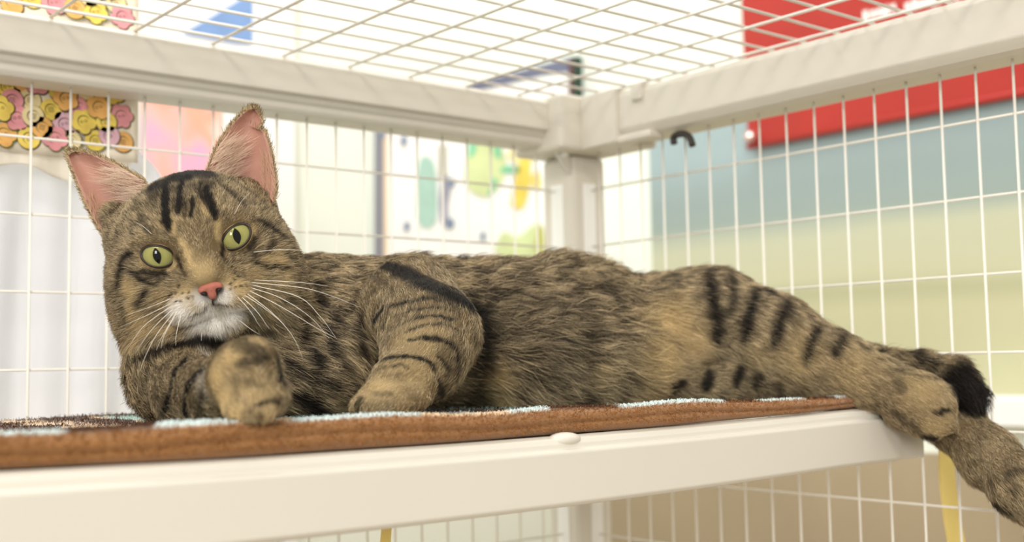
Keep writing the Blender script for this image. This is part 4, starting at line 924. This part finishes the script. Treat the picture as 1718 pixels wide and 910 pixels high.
# ------------------------------------------------------------------ ears
M_earin = mat('ear_skin', (192, 144, 126), 0.6, 0.08, 60, 0.15, 900)
M_earin.node_tree.nodes['Principled BSDF'].inputs['Subsurface Weight'].default_value = 0.25
M_earin.node_tree.nodes['Principled BSDF'].inputs['Subsurface Radius'].default_value = (0.01, 0.004, 0.003)
M_earbk = mat('ear_back', (168, 140, 104), 0.8, 0.1, 200)
def resample(pl, n):
    pl = np.array(pl, float); s = np.r_[0, np.cumsum(np.linalg.norm(np.diff(pl, axis=0), axis=1))]; q = np.linspace(0, s[-1], n)
    return np.stack([np.interp(q, s, pl[:, 0]), np.interp(q, s, pl[:, 1])], 1)
ear_strands = []
def ear(left_edge, right_edge, d0, dl, dr, cup, inner_left, label):
    """edges in measured outline order base -> tip; d0: depth of the rim, dl/dr: extra depth of the left/right base"""
    n, m = 30, 14
    A = resample(left_edge, n); B = resample(right_edge, n); V = []; F = []; mi = []; G = np.zeros((n, m, 3)); GB = np.zeros((n, m, 3))
    for i in range(n):
        t = i / (n - 1)
        for j in range(m):
            s = j / (m - 1); e = A[i] * (1 - s) + B[i] * s
            dep = d0 + (dl * (1 - s) + dr * s) * (1 - t) + cup * math.sin(math.pi * s) * (0.25 + 0.75 * (1 - t)) + 0.004 * t
            G[i, j] = P(e[0], e[1], dep)
    for i in range(n):
        for j in range(m):
            GB[i, j] = G[i, j] + unit(G[i, j] - CAM) * (0.0022 if 0 < j < m - 1 and i < n - 1 else 0.0007)
    V = list(G.reshape(-1, 3)) + list(GB.reshape(-1, 3)); o_ = n * m
    for i in range(n - 1):
        for j in range(m - 1):
            a0 = i * m + j; F.append((a0, a0 + 1, a0 + m + 1, a0 + m)); mi.append(0)
            F.append((o_ + a0, o_ + a0 + m, o_ + a0 + m + 1, o_ + a0 + 1)); mi.append(1)
    ring = [i * m for i in range(n)] + [(n - 1) * m + j for j in range(1, m)] + [i * m + m - 1 for i in range(n - 2, -1, -1)]
    for a0, b0 in zip(ring[:-1], ring[1:]): F.append((a0, b0, b0 + o_, a0 + o_)); mi.append(1)
    eo = mesh('ear', V, F, None, [M_earin, M_earbk], smooth=True, mi=mi); child(eo, catE); eo['label'] = label
    # rim fur, back fur and long pale inner hairs
    up = unit(G[n - 1, m // 2] - G[0, m // 2])
    def strand(p, dirv, L, c0, r):
        k = np.linspace(0, 1, 5)[:, None]; dirv = unit(dirv); bend = rng.normal(0, 0.12, 3)
        ear_strands.append((p + dirv * L * k + bend * L * k ** 2 * .5, r, c0))
    for q in range(2600):              # rim
        side = 0 if rng.random() < .5 else m - 1; i = int(rng.integers(0, n - 1)); f = rng.random(); g0 = G[i, side] * (1 - f) + G[i + 1, side] * f
        nb = GB[i, side] * (1 - f) + GB[i + 1, side] * f
        outw = unit(G[i, side] - G[i, m // 2]); tip = i / n
        c = C_LT if rng.random() < .62 else (C_MD if rng.random() < .75 else C_DK)
        strand(g0 + (nb - g0) * rng.random() * 1.4, outw * (.35 + .4 * rng.random()) + up * (0.8) + rng.normal(0, .25, 3) + unit(g0 - CAM) * (.2), rng.uniform(.0014, .0030), c, 0.00010)
    for q in range(2500):              # back
        i = int(rng.integers(0, n - 1)); j = int(rng.integers(0, m)); strand(GB[i, j] + rng.normal(0, .0006, 3), up + unit(GB[i, j] - CAM) * .35 + rng.normal(0, .2, 3), .005, C_MD * rng.uniform(.5, 1.2), 0.00013)
    jj = 0 if inner_left else m - 1; sgn = 1 if inner_left else -1
    for q in range(620):               # inner hairs from the inner edge across the opening
        i = int(rng.integers(0, int(n * .55))); j = jj + sgn * int(rng.integers(0, 5)); acr = unit(G[i, m - 1 - jj] - G[i, jj])
        strand(G[i, j] - unit(G[i, j] - CAM) * .0005, acr * rng.uniform(.35, 1.0) + up * rng.uniform(.5, 1.0) - unit(G[i, j] - CAM) * rng.uniform(.05, .4), rng.uniform(.008, .02), np.array(lin((236, 212, 188))), 0.00007)
    for q in range(420):               # short fuzz on the outer edge of the opening
        i = int(rng.integers(0, int(n * .5))); j = m - 1 - jj - sgn * int(rng.integers(0, 3)); acr = unit(G[i, jj] - G[i, m - 1 - jj])
        strand(G[i, j], acr * rng.uniform(.2, .7) + up * .8 - unit(G[i, j] - CAM) * .2, rng.uniform(.004, .009), np.array(lin((226, 190, 160))), 0.00007)
ear([(206, 424), (182, 404), (164, 380), (146, 345), (130, 305), (117, 272), (114, 262), (118, 257), (126, 255)], [(262, 350), (254, 324), (243, 304), (226, 294), (200, 279), (170, 265), (146, 257), (134, 255), (126, 255)], 0.766, 0.006, -0.006, 0.018, False, 'ear spread sideways with a pink inside')
ear([(338, 330), (344, 306), (350, 284), (358, 262), (372, 235), (390, 208), (408, 190), (418, 184), (427, 183)], [(446, 366), (460, 338), (463, 316), (460, 290), (456, 262), (450, 240), (443, 220), (432, 217), (441, 211), (437, 196), (427, 183)], 0.766, -0.006, 0.006, 0.018, True, 'upright ear with a small nick in its edge')
ep = np.array([e[0] for e in ear_strands]); er = np.array([e[1] for e in ear_strands])[:, None] * np.array([1, 1, .9, .7, .2])[None]; ecol = np.repeat(np.array([e[2] for e in ear_strands])[:, None], 5, 1)
eh = hair_curves('ear_hair', ep, er, ecol, M_strand, catE); eh['kind'] = 'stuff'

# ------------------------------------------------------------------ whiskers
M_wh = mat('whisker', (246, 238, 222), 0.35, 0.01, 50, spec=0.6); M_whd = mat('whisker_dark', (60, 46, 38), 0.4)
def whisker(pts, dk=False, r=0.00021, dend=-0.01):
    h = hit(*pts[0]); d0 = (h - CAM).dot(FWD) if h is not None else 0.70
    n = len(pts); q = [P(x, y, d0 + 0.001 + (dend) * (i / (n - 1))) for i, (x, y) in enumerate(pts)]; c = catmull(q, 6)
    V, F = tube_data(c, [r * (1 - .8 * i / (len(c) - 1)) for i in range(len(c))], 5); o = mesh('whisker', V, F, None, M_whd if dk else M_wh, smooth=True); child(o, catE)
for w_ in [[(418, 482), (470, 500), (520, 532), (552, 568)], [(416, 487), (470, 514), (530, 550), (566, 569)], [(412, 491), (455, 524), (490, 563), (509, 604)], [(420, 478), (500, 498), (536, 530), (563, 566)], [(418, 474), (500, 482), (545, 493), (605, 516)], [(425, 470), (500, 474), (550, 480)],
           [(408, 494), (440, 515), (478, 545)], [(404, 497), (430, 522), (452, 552)], [(420, 424), (470, 419), (518, 421)], [(398, 535), (420, 552), (436, 562)], [(396, 496), (418, 520), (436, 548)],
           [(292, 507), (245, 530), (203, 549)], [(294, 510), (244, 545), (216, 582)], [(296, 513), (255, 553), (226, 594)], [(300, 514), (264, 560), (244, 598), (234, 625)], [(304, 512), (275, 560), (262, 588)], [(290, 500), (250, 516), (210, 530)], [(300, 520), (276, 562), (270, 585)], [(306, 520), (296, 560), (295, 580)], [(338, 556), (338, 572)]]:
    whisker(w_)
whisker([(288, 494), (262, 503), (238, 514)], True, 0.0003)
for w_ in [[(392, 362), (404, 340), (420, 322)], [(258, 396), (240, 380), (225, 372)]]: whisker(w_, False, 0.0002)
# claw between the hind toes
V, F = tube_data([P(1578, 704, 0.862), P(1584, 705, 0.858), P(1589, 707, 0.856)], [0.0016, 0.0013, 0.0003], 8)
o = mesh('claw', V, F, None, mat('claw_horn', (238, 224, 196), 0.3), smooth=True); child(o, catE)
